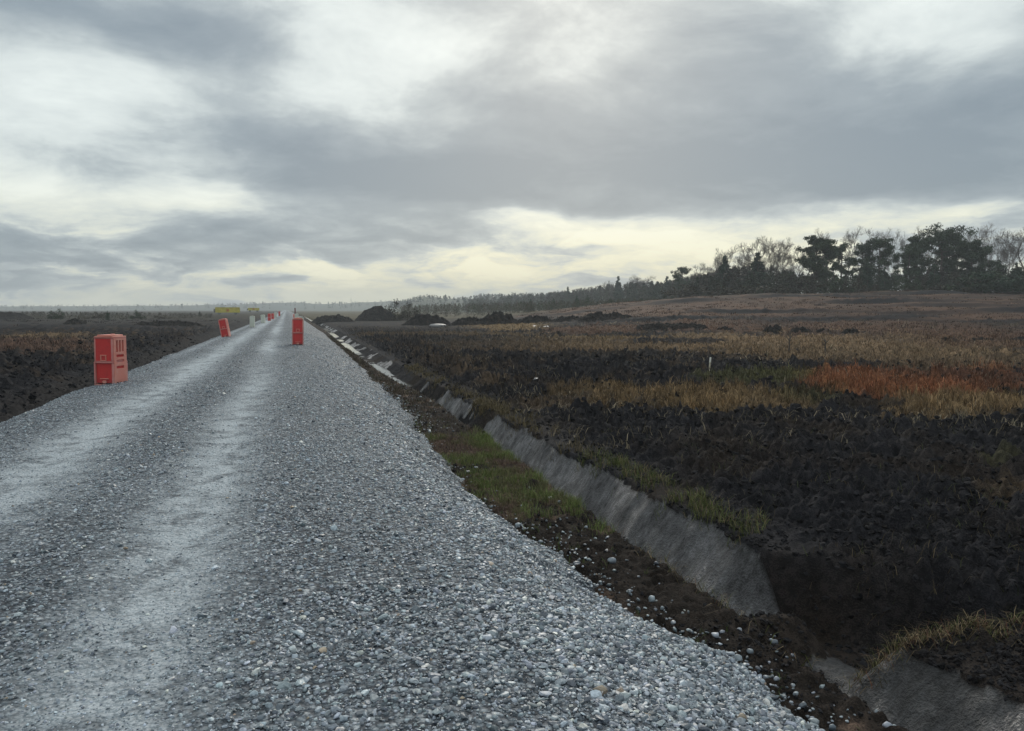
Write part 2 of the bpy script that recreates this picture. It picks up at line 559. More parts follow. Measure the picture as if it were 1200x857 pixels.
us = np.array([-x for x in spaced(5.0, 3000, .05, .016, 0)][::-1] + list(np.arange(-4.8, 2.0, .4)) + spaced(2.0, 8.5, .032, 0) + spaced(8.54, 60, .032, .0055, 2.5) + spaced(60.5, 3000, .3, .012, 0))
us = np.unique(np.round(us, 4))
ss = np.array(list(np.arange(-40, 1.5, 1.2)) + spaced(1.5, 90, .032, .0052, 0) + spaced(91, 3000, .3, .011, 0))
ss = np.unique(np.round(ss, 4))
U, S = np.meshgrid(us, ss)
u, s = U.ravel(), S.ravel()
zs = z_smooth(u, s)
zg = zs + clod(u, s)
colr, vegm = cover(u, s, zs)
cm = clay_mask(u, s)
un_, ur_, zb_ = ditch_nodes(s)
inner = cm
colr = np.where(inner[:, None], CLAY[None, :] * np.where(s < 6, .62, 1)[:, None] * (1 + .25 * perlin(u * .9, s * .6, 77))[:, None], colr)
nu, ns = len(us), len(ss)
idx = np.arange(nu * ns).reshape(ns, nu)
F = np.stack([idx[:-1, :-1], idx[:-1, 1:], idx[1:, 1:], idx[1:, :-1]], -1).reshape(-1, 4)
fm = (inner[F].sum(1) >= 2).astype(np.int32)
print('ground', nu, ns, nu * ns)
me = mesh_np('bog_ground', np.stack([u, s, zg], -1), F, colr, True, (M_GROUND, M_CLAY), fm)
link('bog_ground', me, kind='structure')

# ------------------------------------------------------------------ gravel road
sr = np.array(list(np.arange(-30, 1.2, .8)) + spaced(1.2, 90, .04, .006, 0) + spaced(91, 1500, .5, .015, 0))
tt = np.linspace(0, 1, 150)
TT, SR = np.meshgrid(tt, sr)
tl, tr, cr = road_nodes(SR.ravel())
ur2 = (tl - .2) + (tr + .28 - tl + .2) * TT.ravel()
sr2 = SR.ravel()


def fines(u, s):
    q = .14 * perlin(s * .12, s * 0, 52)
    wv = perlin(u * .6, s * .12, 81)
    a = np.exp(-((u + .78 - q) / .42) ** 2) * (.75 + .5 * wv)
    b = np.exp(-((u + 2.55 - q) / .55) ** 2) * (.95 + .5 * wv)
    c = .5 * np.exp(-((u + 4.0) / .3) ** 2) * sstep(20, 40, s)
    return np.clip(a + b + c + .12 * perlin(u * .5, s * .3, 82), 0, 1)


fr = fines(ur2, sr2)
V = np.stack([ur2, sr2, z_road(ur2, sr2)], -1)
nr = len(sr); idx = np.arange(nr * 150).reshape(nr, 150)
F = np.stack([idx[:-1, :-1], idx[:-1, 1:], idx[1:, 1:], idx[1:, :-1]], -1).reshape(-1, 4)
me = mesh_np('gravel_road', V, F, np.stack([fr, fr, fr], -1), True, (M_BED,))
link('gravel_road', me, kind='structure')


# ------------------------------------------------------------------ scattered stones, lumps
def ico(sub, seed, squash, rough):
    bm = bmesh.new()
    bmesh.ops.create_icosphere(bm, subdivisions=sub, radius=1)
    r = np.random.default_rng(seed)
    v = np.array([x.co[:] for x in bm.verts]); f = np.array([[y.index for y in x.verts] for x in bm.faces])
    bm.free()
    k = 1 + rough * r.normal(size=len(v)) * .5
    d = r.normal(size=(8, 3)); d /= np.linalg.norm(d, axis=1)[:, None]
    for q in d:                       # chip flat faces off it
        h = v @ q
        lim = r.uniform(.42, .85)
        v = v - np.maximum(h - lim, 0)[:, None] * q
    v = v * k[:, None] * np.array([1, r.uniform(.65, .95), squash])
    return v, f


def scatter(name, Pos, size, tint, variants, mat, smooth=True, tilt=.5, **props):
    n = len(Pos)
    pick = RNG.integers(0, len(variants), n)
    VV, FF, CC = [], [], []; base = 0
    for k, (v, f) in enumerate(variants):
        ii = np.nonzero(pick == k)[0]
        if not len(ii):
            continue
        a = RNG.uniform(0, 2 * PI, len(ii)); tx = RNG.normal(0, tilt, len(ii))
        ca, sa, ct, stt = np.cos(a), np.sin(a), np.cos(tx), np.sin(tx)
        R = np.zeros((len(ii), 3, 3))
        R[:, 0, 0] = ca; R[:, 0, 1] = -sa * ct; R[:, 0, 2] = sa * stt
        R[:, 1, 0] = sa; R[:, 1, 1] = ca * ct; R[:, 1, 2] = -ca * stt
        R[:, 2, 1] = stt; R[:, 2, 2] = ct
        W = np.einsum('nij,vj->nvi', R, v) * size[ii][:, None, None] + Pos[ii][:, None, :]
        nv = len(v)
        VV.append(W.reshape(-1, 3)); CC.append(np.repeat(tint[ii], nv, axis=0))
        FF.append((f[None] + (base + np.arange(len(ii)) * nv)[:, None, None]).reshape(-1, 3)); base += len(ii) * nv
    me = mesh_np(name, np.concatenate(VV), np.concatenate(FF), np.concatenate(CC), smooth, (mat,))
    return link(name, me, **props)


def in_view(u, s, margin=120):
    X, D = frame(u, s)
    return (D > 1.2) & (np.abs(X) < (600 + margin) / FPX * D + .6)


def stone_tint(n):
    g = RNG.beta(1.2, 2.1, n)[:, None]
    c = np.array((.06, .075, .096)) + g * (np.array((.50, .565, .64)) - np.array((.06, .075, .096)))
    r = RNG.random(n)
    c = np.where((r < .007)[:, None], np.array((.30, .235, .18)) * RNG.uniform(.7, 1.2, (n, 1)), c)
    c = np.where((r > .975)[:, None], np.array((.58, .58, .57)), c)
    return c * RNG.uniform(.9, 1.1, (n, 3)) ** .4


def road_points(n, s0, s1):
    # uniform over the ground, denser towards the camera
    s = s0 + (s1 - s0) * RNG.random(n)
    tl, tr, _ = road_nodes(s)
    u = tl - .1 + (tr + .12 - tl) * RNG.random(n)
    k = in_view(u, s)
    return u[k], s[k]


hi = [ico(2, 100 + i, RNG.uniform(.4, .7), .10) for i in range(12)]
md = [ico(1, 200 + i, RNG.uniform(.36, .6), .14) for i in range(8)]
for s0, s1, dens, vv, tagn in ((1.0, 4.4, 3300, hi, 0), (4.4, 10, 2000, md, 1), (10, 22, 650, md, 2), (22, 60, 130, md, 3)):
    u, s = road_points(int(dens * (s1 - s0) * 8.2), s0, s1)
    f = fines(u, s)
    _, tr, cr = road_nodes(s)
    slope = sstep(-.5, .3, u - cr)
    k = (RNG.random(len(u)) > f * .55) & (RNG.random(len(u)) < 1.6 - s / 50)
    u, s, f, slope = u[k], s[k], f[k], slope[k]
    base = RNG.lognormal(0, .5, len(u)) * .0080 * (1 + .42 * slope) * (1 - .5 * f)
    size = np.clip(base, .005, .036) * (1 if tagn < 2 else (1.15 if tagn == 2 else 1.5))
    z = z_road(u, s) + size * .18
    tint = stone_tint(len(u)) * (1 + .25 * f[:, None])
    scatter('gravel', np.stack([u, s, z], -1), size, tint, vv, M_STONE, False, .6, kind='stuff', label='loose grey river gravel covering the road')

# stray stones rolled onto the dark strip below the shoulder
n = 4600
s = RNG.uniform(2.0, 26, n); o = np.where(RNG.random(n) < .6, RNG.exponential(.12, n), RNG.exponential(.34, n))
u = toe_r(s) - .05 + o
un, ur, _ = ditch_nodes(s)
k = (u < un + .25) & in_view(u, s) & (RNG.random(n) < np.where((s > 8.3) & (s < 14.5), .25, 1))
u, s = u[k], s[k]
size = np.clip(RNG.lognormal(0, .5, len(u)) * .0145, .007, .055)
scatter('stray_stones', np.stack([u, s, z_ground(u, s) + size * .45], -1), size, stone_tint(len(u)) * .85, hi, M_STONE, True, .5, kind='stuff', label='stray grey stones fallen on the dark peat strip')

# crumbled peat lumps over the dug field
n = 84000
Dd = np.exp(RNG.uniform(math.log(4.5), math.log(38), n)); px = RNG.uniform(430, 1330, n); Dd[:14000] = np.exp(RNG.uniform(math.log(3.3), math.log(9), 14000))
X = (px - 600) / FPX * Dd
u = Dd * FW[0] + X * RT[0]; s = Dd * FW[1] + X * RT[1]
un, ur, _ = ditch_nodes(s)
_, vg = cover(u, s)
k = ((u > ur - .02) | ((u > un - .1) & (s < 7.6) & ~clay_mask(u, s)) | ((u > toe_r(s) + .1) & (u < un + .05) & (RNG.random(n) < .8))) & (RNG.random(n) > vg)
u, s, Dd = u[k], s[k], Dd[k]
size = np.clip(RNG.lognormal(0, .85, len(u)) * .0075 * (1 + Dd * .11), .006, .13)
size = np.minimum(size, .020 + .0030 * Dd) * np.where(u < ditch_nodes(s)[0] + .1, .6, 1)
tint = PEAT[None, :] * RNG.uniform(.5, 1.6, (len(u), 1)) + np.array((.004, .002, 0)) * RNG.random((len(u), 1))
keep = RNG.random(len(u)) < np.clip(.46 + 1.3 * fbm(u * .8, s * .8, 3, 96), .06, 1)
u, s, Dd, size, tint = u[keep], s[keep], Dd[keep], size[keep], tint[keep]
pk = [ico(2, 300 + i, RNG.uniform(.5, .85), .38) for i in range(12)]
scatter('peat_crumbs', np.stack([u, s, z_ground(u, s) + size * .05], -1), size, tint, pk, M_PEAT, False, .9, kind='stuff', label='crumbled black peat lumps on the dug bog')
# the same on the left bank
n = 26000
Dd = np.exp(RNG.uniform(math.log(9), math.log(60), n)); px = RNG.uniform(-120, 330, n)
X = (px - 600) / FPX * Dd
u = Dd * FW[0] + X * RT[0]; s = Dd * FW[1] + X * RT[1]
_, vg = cover(u, s)
k = (u < -5.35) & (RNG.random(len(u)) > vg) & (RNG.random(len(u)) < np.where(u > -7, .7, 1))
u, s, Dd = u[k], s[k], Dd[k]
size = np.clip(RNG.lognormal(0, .65, len(u)) * .017 * (1 + Dd * .025), .01, .11)
tint = PEAT[None, :] * RNG.uniform(.55, 1.6, (len(u), 1))
scatter('peat_crumbs', np.stack([u, s, z_ground(u, s) + size * .05], -1), size, tint, pk, M_PEAT, False, .9, kind='stuff', label='crumbled black peat lumps on the left bank')


# ------------------------------------------------------------------ grass
def blades(name, base, h, w, lean, tint, tip=1.25, mat=None, lab='', kind='stuff'):
    """bent three-sided... thin tapering stems, five corners each"""
    n = len(base)
    az = RNG.uniform(0, 2 * PI, n); pa = RNG.uniform(0, PI, n)
    dx, dy = np.cos(az), np.sin(az); qx, qy = np.cos(pa), np.sin(pa)
    V = np.zeros((n, 5, 3))
    V[:, 0] = base; V[:, 1] = base
    V[:, 0, 0] -= qx * w / 2; V[:, 0, 1] -= qy * w / 2; V[:, 1, 0] += qx * w / 2; V[:, 1, 1] += qy * w / 2
    mx = base[:, 0] + dx * lean * h * .35; my = base[:, 1] + dy * lean * h * .35; mz = base[:, 2] + h * .6 * np.sqrt(np.maximum(1 - (lean * .45) ** 2, .1))
    V[:, 2, 0] = mx + qx * w * .38; V[:, 2, 1] = my + qy * w * .38; V[:, 2, 2] = mz
    V[:, 3, 0] = mx - qx * w * .38; V[:, 3, 1] = my - qy * w * .38; V[:, 3, 2] = mz
    V[:, 4, 0] = base[:, 0] + dx * lean * h; V[:, 4, 1] = base[:, 1] + dy * lean * h; V[:, 4, 2] = base[:, 2] + h * np.sqrt(np.maximum(1 - lean ** 2 * .8, .05))
    off = (np.arange(n) * 5)[:, None, None]
    F = (np.array([[0, 1, 2], [0, 2, 3], [3, 2, 4]])[None] + off).reshape(-1, 3)
    C = np.repeat(tint[:, None, :], 5, 1)
    C[:, 4] *= tip
    me = mesh_np(name, V.reshape(-1, 3), F, C.reshape(-1, 3), True, (mat or M_GRASS,))
    return link(name, me, kind=kind, label=lab)


def tufted(u, s, per, spread):
    """per blades around each tuft"""
    uu = np.repeat(u, per) + RNG.normal(0, 1, len(u) * per) * np.repeat(spread, per)
    sv = np.repeat(s, per) + RNG.normal(0, 1, len(u) * per) * np.repeat(spread, per)
    return uu, sv


# bog grass and heather: tufts spread evenly as seen
n = 60000
py = 363 + RNG.beta(1.0, 1.3, n) * 130 + 4; px = RNG.uniform(-120, 1330, n)
Dd = FPX * 2.5 / (py - 363)
X = (px - 600) / FPX * Dd
u = Dd * FW[0] + X * RT[0]; s = Dd * FW[1] + X * RT[1]
c, vg = cover(u, s)
un, ur, _ = ditch_nodes(s)
k = (RNG.random(n) < vg * 1.1 - .12) & ((u > ur + .3) | (u < -7.2)) & (Dd < 230)
u, s, c, Dd = u[k], s[k], c[k], Dd[k]
per = 13
uu, sv = tufted(u, s, per, .05 + Dd * .0028)
cc = np.repeat(c * RNG.lognormal(.05, .38, (len(u), 1)), per, 0) * RNG.uniform(.6, 1.7, (len(uu), 1)); DD = np.repeat(Dd, per)
hh = np.repeat(RNG.uniform(.10, .36, len(u)), per) * RNG.uniform(.5, 1.1, len(uu))
blades('bog_grass', np.stack([uu, sv, z_ground(uu, sv) - .02], -1), hh, .004 + DD * .0007, RNG.uniform(.1, .75, len(uu)), cc, 1.3, lab='withered brown and reddish bog grass')

# green rushy patch and heather on the strip beside the ditch
n = 2600
s = RNG.uniform(7.6, 17, n); un, ur, _ = ditch_nodes(s); tr = toe_r(s)
u = tr + (un - tr + .12) * RNG.random(n) ** .8
c, vg = cover(u, s)
k = (RNG.random(n) < vg + .05) & (s < 15.5 + RNG.normal(0, .8, n))
u, s = u[k], s[k]
gm = sstep(-.1, .35, fbm(u * 1.2, s * 1.2, 3, 91) + .35 * sstep(-.6, 0, u - ditch_nodes(s)[0]) + .25 * (1 - sstep(8.5, 10, s)))
per = 22
uu, sv = tufted(u, s, per, np.full(len(u), .055))
g = np.repeat(gm, per)[:, None]
cc = np.array((.13, .165, .055)) * g + np.array((.115, .078, .066)) * (1 - g)
cc = cc * RNG.uniform(.5, 1.6, (len(uu), 1))
st = RNG.random(len(uu)) < .12
cc[st] = STRAW * RNG.uniform(.5, 1.0, (st.sum(), 1))
blades('strip_grass', np.stack([uu, sv, z_ground(uu, sv) - .01], -1), RNG.uniform(.04, .13, len(uu)) * (.7 + .7 * g[:, 0]), np.full(len(uu), .0055), RNG.uniform(.2, .9, len(uu)), cc, 1.2, lab='short green grass and heather beside the ditch')

# sparse heather farther along the strip
n = 2600
s = 15 + 60 * RNG.random(n) ** 1.5; un, ur, _ = ditch_nodes(s); tr = toe_r(s)
u = tr + .05 + (un - tr) * RNG.random(n)
_, vg = cover(u, s)
k = RNG.random(n) < vg * .9 + .08
u, s = u[k], s[k]
per = 12
uu, sv = tufted(u, s, per, .05 + s * .003)
cc = np.array((.075, .055, .042)) * RNG.uniform(.4, 1.6, (len(uu), 1)) + np.array((0, .02, 0)) * (RNG.random((len(uu), 1)) < .3)
blades('strip_heather', np.stack([uu, sv, z_ground(uu, sv) - .01], -1), RNG.uniform(.05, .16, len(uu)), .005 + sv * .0004, RNG.uniform(.3, .95, len(uu)), cc, 1.2, lab='brown heather on the strip beside the ditch')

# tufts hanging along the lip of the ditch
lip = []
for (a, b, m_, kind) in ((9.6, 12.2, 36, 0), (7.2, 9.0, 34, 0), (15.5, 18.0, 22, 1), (18.0, 20.5, 45, 1), (20, 34, 70, 1), (12.6, 15.5, 12, 1)):
    ssv = RNG.uniform(a, b, m_)
    lip.append(np.stack([ditch_nodes(ssv)[1] + RNG.uniform(-.06, .45, m_), ssv, np.full(m_, kind)], -1))
lip = np.concatenate(lip)
per = 26
uu, sv = tufted(lip[:, 0], lip[:, 1], per, .05 + lip[:, 1] * .002)
kd = np.repeat(lip[:, 2], per)[:, None]
cc = np.where(kd < .5, np.array((.10, .115, .04)), np.array((.11, .088, .045))) * RNG.uniform(.4, 1.6, (len(uu), 1))
st = RNG.random(len(uu)) < .25
cc[st] = STRAW * RNG.uniform(.4, 1.0, (st.sum(), 1))
blades('lip_grass', np.stack([uu, sv, z_ground(uu, sv) - .01], -1), RNG.uniform(.06, .24, len(uu)), .005 + sv * .0003, RNG.uniform(.2, 1.0, len(uu)), cc, 1.25, lab='green and straw coloured tufts on the lip of the ditch')

# straw on the edge of the side drain near the camera and on its slump
n = 2300
px = RNG.uniform(985, 1330, n); Dl = 6.12 + .0002 * (px - 1000) + RNG.normal(0, .09, n)
X = (px - 600) / FPX * Dl
u1 = Dl * FW[0] + X * RT[0]; s1 = Dl * FW[1] + X * RT[1]
n2 = 380
s2 = RNG.uniform(4.2, 7.4, n2); u2 = ditch_nodes(s2)[0] + RNG.normal(0, .08, n2)
uu = np.concatenate([u1, u2]); sv = np.concatenate([s1, s2])
k = RNG.random(len(uu)) < np.clip(.55 + 1.4 * perlin(uu * 1.6, sv * 1.6, 95), .05, 1)
uu, sv = uu[k], sv[k]
cc = STRAW * RNG.uniform(.25, 1.1, (len(uu), 1))
gr = RNG.random(len(uu)) < .3
cc[gr] = np.array((.09, .10, .035)) * RNG.uniform(.5, 1.3, (gr.sum(), 1))
rd = RNG.random(len(uu)) < .15
cc[rd] = np.array((.13, .06, .04)) * RNG.uniform(.6, 1.3, (rd.sum(), 1))
blades('drain_straw', np.stack([uu, sv, z_ground(uu, sv) + .005], -1), RNG.uniform(.05, .21, len(uu)), np.full(len(uu), .005), RNG.uniform(.75, 1.1, len(uu)), cc, 1.2, lab='dead straw stems on the edge of the side drain')

# single dead stalks over the dark field
n = 2200
Dd = np.exp(RNG.uniform(math.log(5.5), math.log(24), n)); px = RNG.uniform(520, 1330, n)
X = (px - 600) / FPX * Dd
u = Dd * FW[0] + X * RT[0]; s = Dd * FW[1] + X * RT[1]
k = (u > ditch_nodes(s)[1] + .05) & (RNG.random(n) < np.clip(.25 + 1.2 * perlin(u * .7, s * .7, 97), .02, 1))
u, s = u[k], s[k]
per = 6
uu, sv = tufted(u, s, per, np.full(len(u), .07))
cc = np.array((.13, .10, .06)) * RNG.uniform(.3, 1.4, (len(uu), 1))
gr = RNG.random(len(uu)) < .3
cc[gr] = np.array((.075, .09, .035)) * RNG.uniform(.5, 1.2, (gr.sum(), 1))
blades('dead_stalks', np.stack([uu, sv, z_ground(uu, sv)], -1), RNG.uniform(.04, .2, len(uu)), np.full(len(uu), .006), RNG.uniform(.4, 1.1, len(uu)), cc, 1.15, lab='thin dead stalks lying over the black peat')

# pale roots and splinters strewn over the field
n = 5200
Dd = np.exp(RNG.uniform(math.log(13), math.log(100), n)); px = RNG.uniform(380, 1330, n)
X = (px - 600) / FPX * Dd
u = Dd * FW[0] + X * RT[0]; s = Dd * FW[1] + X * RT[1]
k = (u > ditch_nodes(s)[1] + .1) & (RNG.random(n) < np.clip(.18 + 1.5 * perlin(X * .12, Dd * .4, 98), .02, 1))
u, s, Dd = u[k], s[k], Dd[k]
per = 7
uu, sv = tufted(u, s, per, .05 + Dd * .004)
DD = np.repeat(Dd, per)
cc = np.array((.17, .14, .10)) * np.repeat(RNG.lognormal(-.3, .5, len(u)), per)[:, None] * RNG.uniform(.5, 1.4, (len(uu), 1))
blades('root_debris', np.stack([uu, sv, z_ground(uu, sv) + .02], -1), RNG.uniform(.06, .26, len(uu)) * (1 + DD * .006), .006 + DD * .0007, RNG.uniform(.6, 1.1, len(uu)), cc, 1.1, lab='pale roots and dead stems strewn over the dug peat')

# small plants at the gravel toe
n = 500
s = RNG.uniform(3, 20, n); u = toe_r(s) + RNG.normal(.15, .25, n)
k = (u > toe_r(s) - .15) & (RNG.random(n) < .35)
u, s = u[k], s[k]
uu, sv = tufted(u, s, 8, np.full(len(u), .02))
cc = np.array((.075, .095, .035)) * RNG.uniform(.5, 1.4, (len(uu), 1))
blades('toe_weeds', np.stack([uu, sv, z_ground(uu, sv)], -1), RNG.uniform(.03, .09, len(uu)), np.full(len(uu), .006), RNG.uniform(.3, 1, len(uu)), cc, 1.2, lab='tiny weeds at the foot of the gravel shoulder')

# ------------------------------------------------------------------ water in the ditch
def water(name, s0, s1, zw, lab, step=.25):
    sv = np.arange(s0, s1, step)
    un, ur, zb = ditch_nodes(sv)
    w = ur - un
    a, b = un + .05 * w, un + .72 * w
    V = np.concatenate([np.stack([a, sv, np.full_like(sv, zw)], -1), np.stack([b, sv, np.full_like(sv, zw)], -1)])
    n = len(sv); i = np.arange(n - 1)
    F = np.stack([i, i + n, i + n + 1, i + 1], -1)
    me = mesh_np(name, V, F, None, True, (M_WATER,))
    return link(name, me, kind='structure', label=lab)


water('ditch_water', 6.0, 18.9, -1.635, 'thin water along the bottom of the ditch')
water('ditch_water', 28.4, 320, -1.325, 'pale water in the ditch farther along the road')


# ------------------------------------------------------------------ peat heaps
def heap(px0, px1, top, basey, D, label, rag=.25, peak=.5, flat=.55, seed=0, cat='peat heap', depth=None):
    w = (px1 - px0) / FPX * D
    cx, cy = spot((px0 + px1) / 2, D)
    zb = float(z_ground(np.array([cx]), np.array([cy]))[0])
    ztop = CAMZ + (363 - top) / FPX * D
    h = max((ztop - zb) * .9, .25)
    nx, ny = 90, 50
    dep = depth or max(min(w * .7, h * 5), h * 2.2)
    gx, gy = np.meshgrid(np.linspace(-1, 1, nx), np.linspace(-1, 1, ny))
    q = np.abs(gx - (peak - .5) * .9 * (1 - np.abs(gx)))
    prof = np.clip(1 - np.clip(q, 0, 1.2) ** (1.25 / flat), -.1, 1)
    env = np.clip(prof - np.abs(gy) ** 1.4, -.3, 1)
    X = gx * w / 2 * 1.05; Y = gy * dep / 2
    sc = 1 / max(h, .5)
    nz = fbm(X * sc * .9 + seed * 7, Y * sc * .9, 5, 120 + seed, .6)
    rg = 1 - np.abs(perlin(X * sc * 1.6 + seed, Y * sc * 1.6, 140 + seed)) * 2
    rag = min(rag * 1.5, .75)
    Z = env * h * (1 + rag * nz * 1.8 - rag * .3 * rg) + (rag * .6 + .05) * h * fbm(X * sc * 3, Y * sc * 3, 4, 160 + seed, .6) * np.clip(env * 2, 0, 1) - .12 * h * (np.abs(gy) > .95) - .1
    edge = np.minimum(1 - np.abs(gx), 1 - np.abs(gy))
    Z = np.where(edge < .04, -.5 - .2 * h, Z)
    Vv = np.stack([X.ravel(), Y.ravel(), Z.ravel()], -1)
    idx = np.arange(nx * ny).reshape(ny, nx)
    F = np.stack([idx[:-1, :-1], idx[:-1, 1:], idx[1:, 1:], idx[1:, :-1]], -1).reshape(-1, 4)
    me = mesh_np('peat_heap', Vv, F, None, True, (M_HEAP,))
    o = link('peat_heap', me, label=label, category=cat, group='heaps of dug black peat on the bog')
    o.location = (cx, cy, zb)
    o.rotation_euler = (0, 0, -TH)
    return o


heap(416, 468, 355.5, 376, 170, 'tall smooth dome of black peat beside the far end of the ditch', .1, .52, .75, 1)
heap(366, 416, 368.2, 370, 150, 'long flat topped dark bank where the ditch meets the far road', .2, .5, .38, 2)
heap(470, 532, 363.5, 378, 120, 'broad low peat heap right of the tall dome', .2, .45, .8, 3)
heap(525, 575, 370, 382, 110, 'small slumped peat heap between two larger heaps', .3, .55, .7, 4)
heap(555, 612, 365.5, 381, 108, 'ragged peat heap with two humps behind an orange grass patch', .35, .45, .6, 5)
heap(603, 652, 369, 381, 106, 'low knobbly peat heap in the middle of the row', .4, .5, .55, 6)
heap(645, 690, 369.5, 382, 104, 'peat heap of small lumps left of the highest ragged heap', .4, .5, .6, 7)
heap(675, 748, 364.5, 385, 98, 'highest ragged peat heap in the row, sloping off to the right', .35, .35, .5, 8)
heap(742, 832, 376.5, 390, 76, 'long low wall of dug peat right of the ragged heap row', .25, .45, .25, 9)
heap(828, 866, 381.5, 390, 74, 'little peat mound at the end of the low peat wall', .3, .65, .7, 10)
heap(892, 918, 378, 392, 70, 'steep dark peat clump standing alone in brown grass', .3, .6, .45, 11)
heap(922, 956, 380.5, 393, 70, 'rounded peat mound just right of the steep clump', .2, .45, .6, 12)
heap(952, 976, 383, 393, 69, 'smaller peat mound touching the rounded mound', .25, .55, .6, 13)
heap(978, 1022, 385, 396, 67, 'flat crumbly peat heap in tall brown grass', .4, .5, .5, 14)
heap(1050, 1086, 395.5, 404, 60, 'low reddish edged peat hump in the brown grass', .3, .5, .6, 15)
heap(1094, 1130, 394, 405, 58, 'left one of two joined peat humps in front of the brown slope', .3, .5, .6, 16)
heap(1126, 1176, 394.5, 406, 57, 'right and wider one of two joined peat humps on the slope foot', .3, .4, .5, 17)
heap(1182, 1240, 396, 408, 56, 'peat hump cut off by the right edge of the view', .3, .5, .5, 18)
heap(-60, 40, 364.5, 374, 170, 'long dark peat bank on the left horizon', .12, .6, .3, 19)
heap(72, 104, 372, 381, 110, 'small dark peat mound below the left bushes', .2, .5, .8, 20)
heap(150, 240, 374.5, 384, 95, 'long low ridge of dug peat left of the road', .3, .6, .4, 21)
heap(940, 975, 362, 366, 118, 'thin dark peat hump low on the heath rise', .3, .5, .6, 22)


# ------------------------------------------------------------------ trees
def tube(path, rad, sides=5):
    V, F = [], []
    path = [np.array(q, float) for q in path]
    for i, (q, r) in enumerate(zip(path, rad)):
        d = path[min(i + 1, len(path) - 1)] - path[max(i - 1, 0)]
        d = d / (np.linalg.norm(d) + 1e-9)
        a = np.cross(d, (0.31, .93, .2)); a /= np.linalg.norm(a) + 1e-9
        b = np.cross(d, a)
        for k in range(sides):
            t_ = 2 * PI * k / sides
            V.append(q + r * (math.cos(t_) * a + math.sin(t_) * b))
        if i:
            o = (i - 1) * sides
            for k in range(sides):
                k2 = (k + 1) % sides
                F.append((o + k, o + k2, o + sides + k2)); F.append((o + k, o + sides + k2, o + sides + k))
    return np.array(V), np.array(F)


def joined(parts):
    VV, FF = [], []; b = 0
    for v, f in parts:
        VV.append(v); FF.append(f + b); b += len(v)
    return np.concatenate(VV), np.concatenate(FF)


def leaf_cloud(centres, radii, per, size, col, rng, flat=.5):
    """small needle sprays in flattened clumps"""
    n = len(centres) * per
    c = np.repeat(np.array(centres), per, 0); r = np.repeat(np.array(radii), per)
    d = rng.normal(size=(n, 3)); d /= np.linalg.norm(d, axis=1)[:, None]
    q = rng.random(n) ** .7 * 1.12
    P_ = c + d * (q * r)[:, None] * np.array([1, 1, flat])
    a = rng.normal(size=(n, 3)); a /= np.linalg.norm(a, axis=1)[:, None]
    b = np.cross(a, rng.normal(size=(n, 3))); b /= np.linalg.norm(b, axis=1)[:, None] + 1e-9
    sz = size * rng.uniform(.6, 1.4, n)[:, None]
    V = np.stack([P_ - a * sz * .5, P_ + a * sz * .5 + b * sz * .15, P_ + b * sz * .8], 1)
    cl = np.repeat(rng.uniform(.6, 1.35, len(centres)), per)
    C = col[None, :] * (cl * rng.uniform(.7, 1.3, n))[:, None]
    return V.reshape(-1, 3), np.arange(n * 3).reshape(-1, 3), np.repeat(C, 3, 0)


PINEC = np.array((.054, .074, .044)); SPRUCE = np.array((.044, .064, .044)); IVY = np.array((.050, .066, .036))


def make_pine(h, crown0, spread, seed, n_limb=16, top_flat=True, per=120, col=PINEC):
    """Scots pine: bare leaning stem, crooked limbs, plates of needles. returns stem mesh, crown mesh"""
    r = np.random.default_rng(seed)
    pts = [np.zeros(3)]
    for i in range(1, 7):
        pts.append(np.array([r.normal(0, .018 * h) + pts[-1][0] * .9, r.normal(0, .018 * h) + pts[-1][1] * .9, h * .95 * i / 6]))
    rad = [h * .022 * (1 - .8 * i / 6) + .02 for i in range(7)]
    parts = [tube(pts, rad, 7)]
    cen, rr = [], []
    for i in range(n_limb):
        z0 = h * (crown0 + (0.96 - crown0) * (i + r.uniform(0, .8)) / n_limb)
        k = min(int(z0 / (h * .95) * 6), 5); f = z0 / (h * .95) * 6 - k
        b0 = pts[k] * (1 - f) + pts[k + 1] * f
        a = r.uniform(0, 2 * PI) + i * 2.4
        t_ = (z0 / h - crown0) / (1 - crown0)
        L = spread * (math.sin(PI * min(.22 + t_ * .66, 1)) if top_flat else (1.05 - t_)) * r.uniform(.6, 1.15)
        up = L * r.uniform(.1, .45)
        m_ = b0 + np.array([math.cos(a) * L * .5, math.sin(a) * L * .5, up * .25])
        e = b0 + np.array([math.cos(a) * L, math.sin(a) * L, up])
        parts.append(tube([b0, m_, e], [h * .008, h * .005, .02], 4))
        for q in range(4):
            w = r.uniform(.4, 1.08)
            cen.append(b0 + (e - b0) * w + r.normal(0, 1, 3) * np.array([.12, .12, .08]) * spread * 1.2)
            rr.append(spread * r.uniform(.17, .33))
    for q in range(7):
        cen.append(pts[-1] + r.normal(0, 1, 3) * np.array([.22, .22, .10]) * spread - np.array([0, 0, .08 * spread])); rr.append(spread * r.uniform(.2, .32))
    v, f = joined(parts)
    stem = mesh_np('pine_stem', v, f, None, True, (M_BARK,))
    v, f, c = leaf_cloud(cen, rr, per, h * .024, col, r, .62)
    crown = mesh_np('pine_crown', v, f, c, False, (M_NEEDLE,))
    return stem, crown


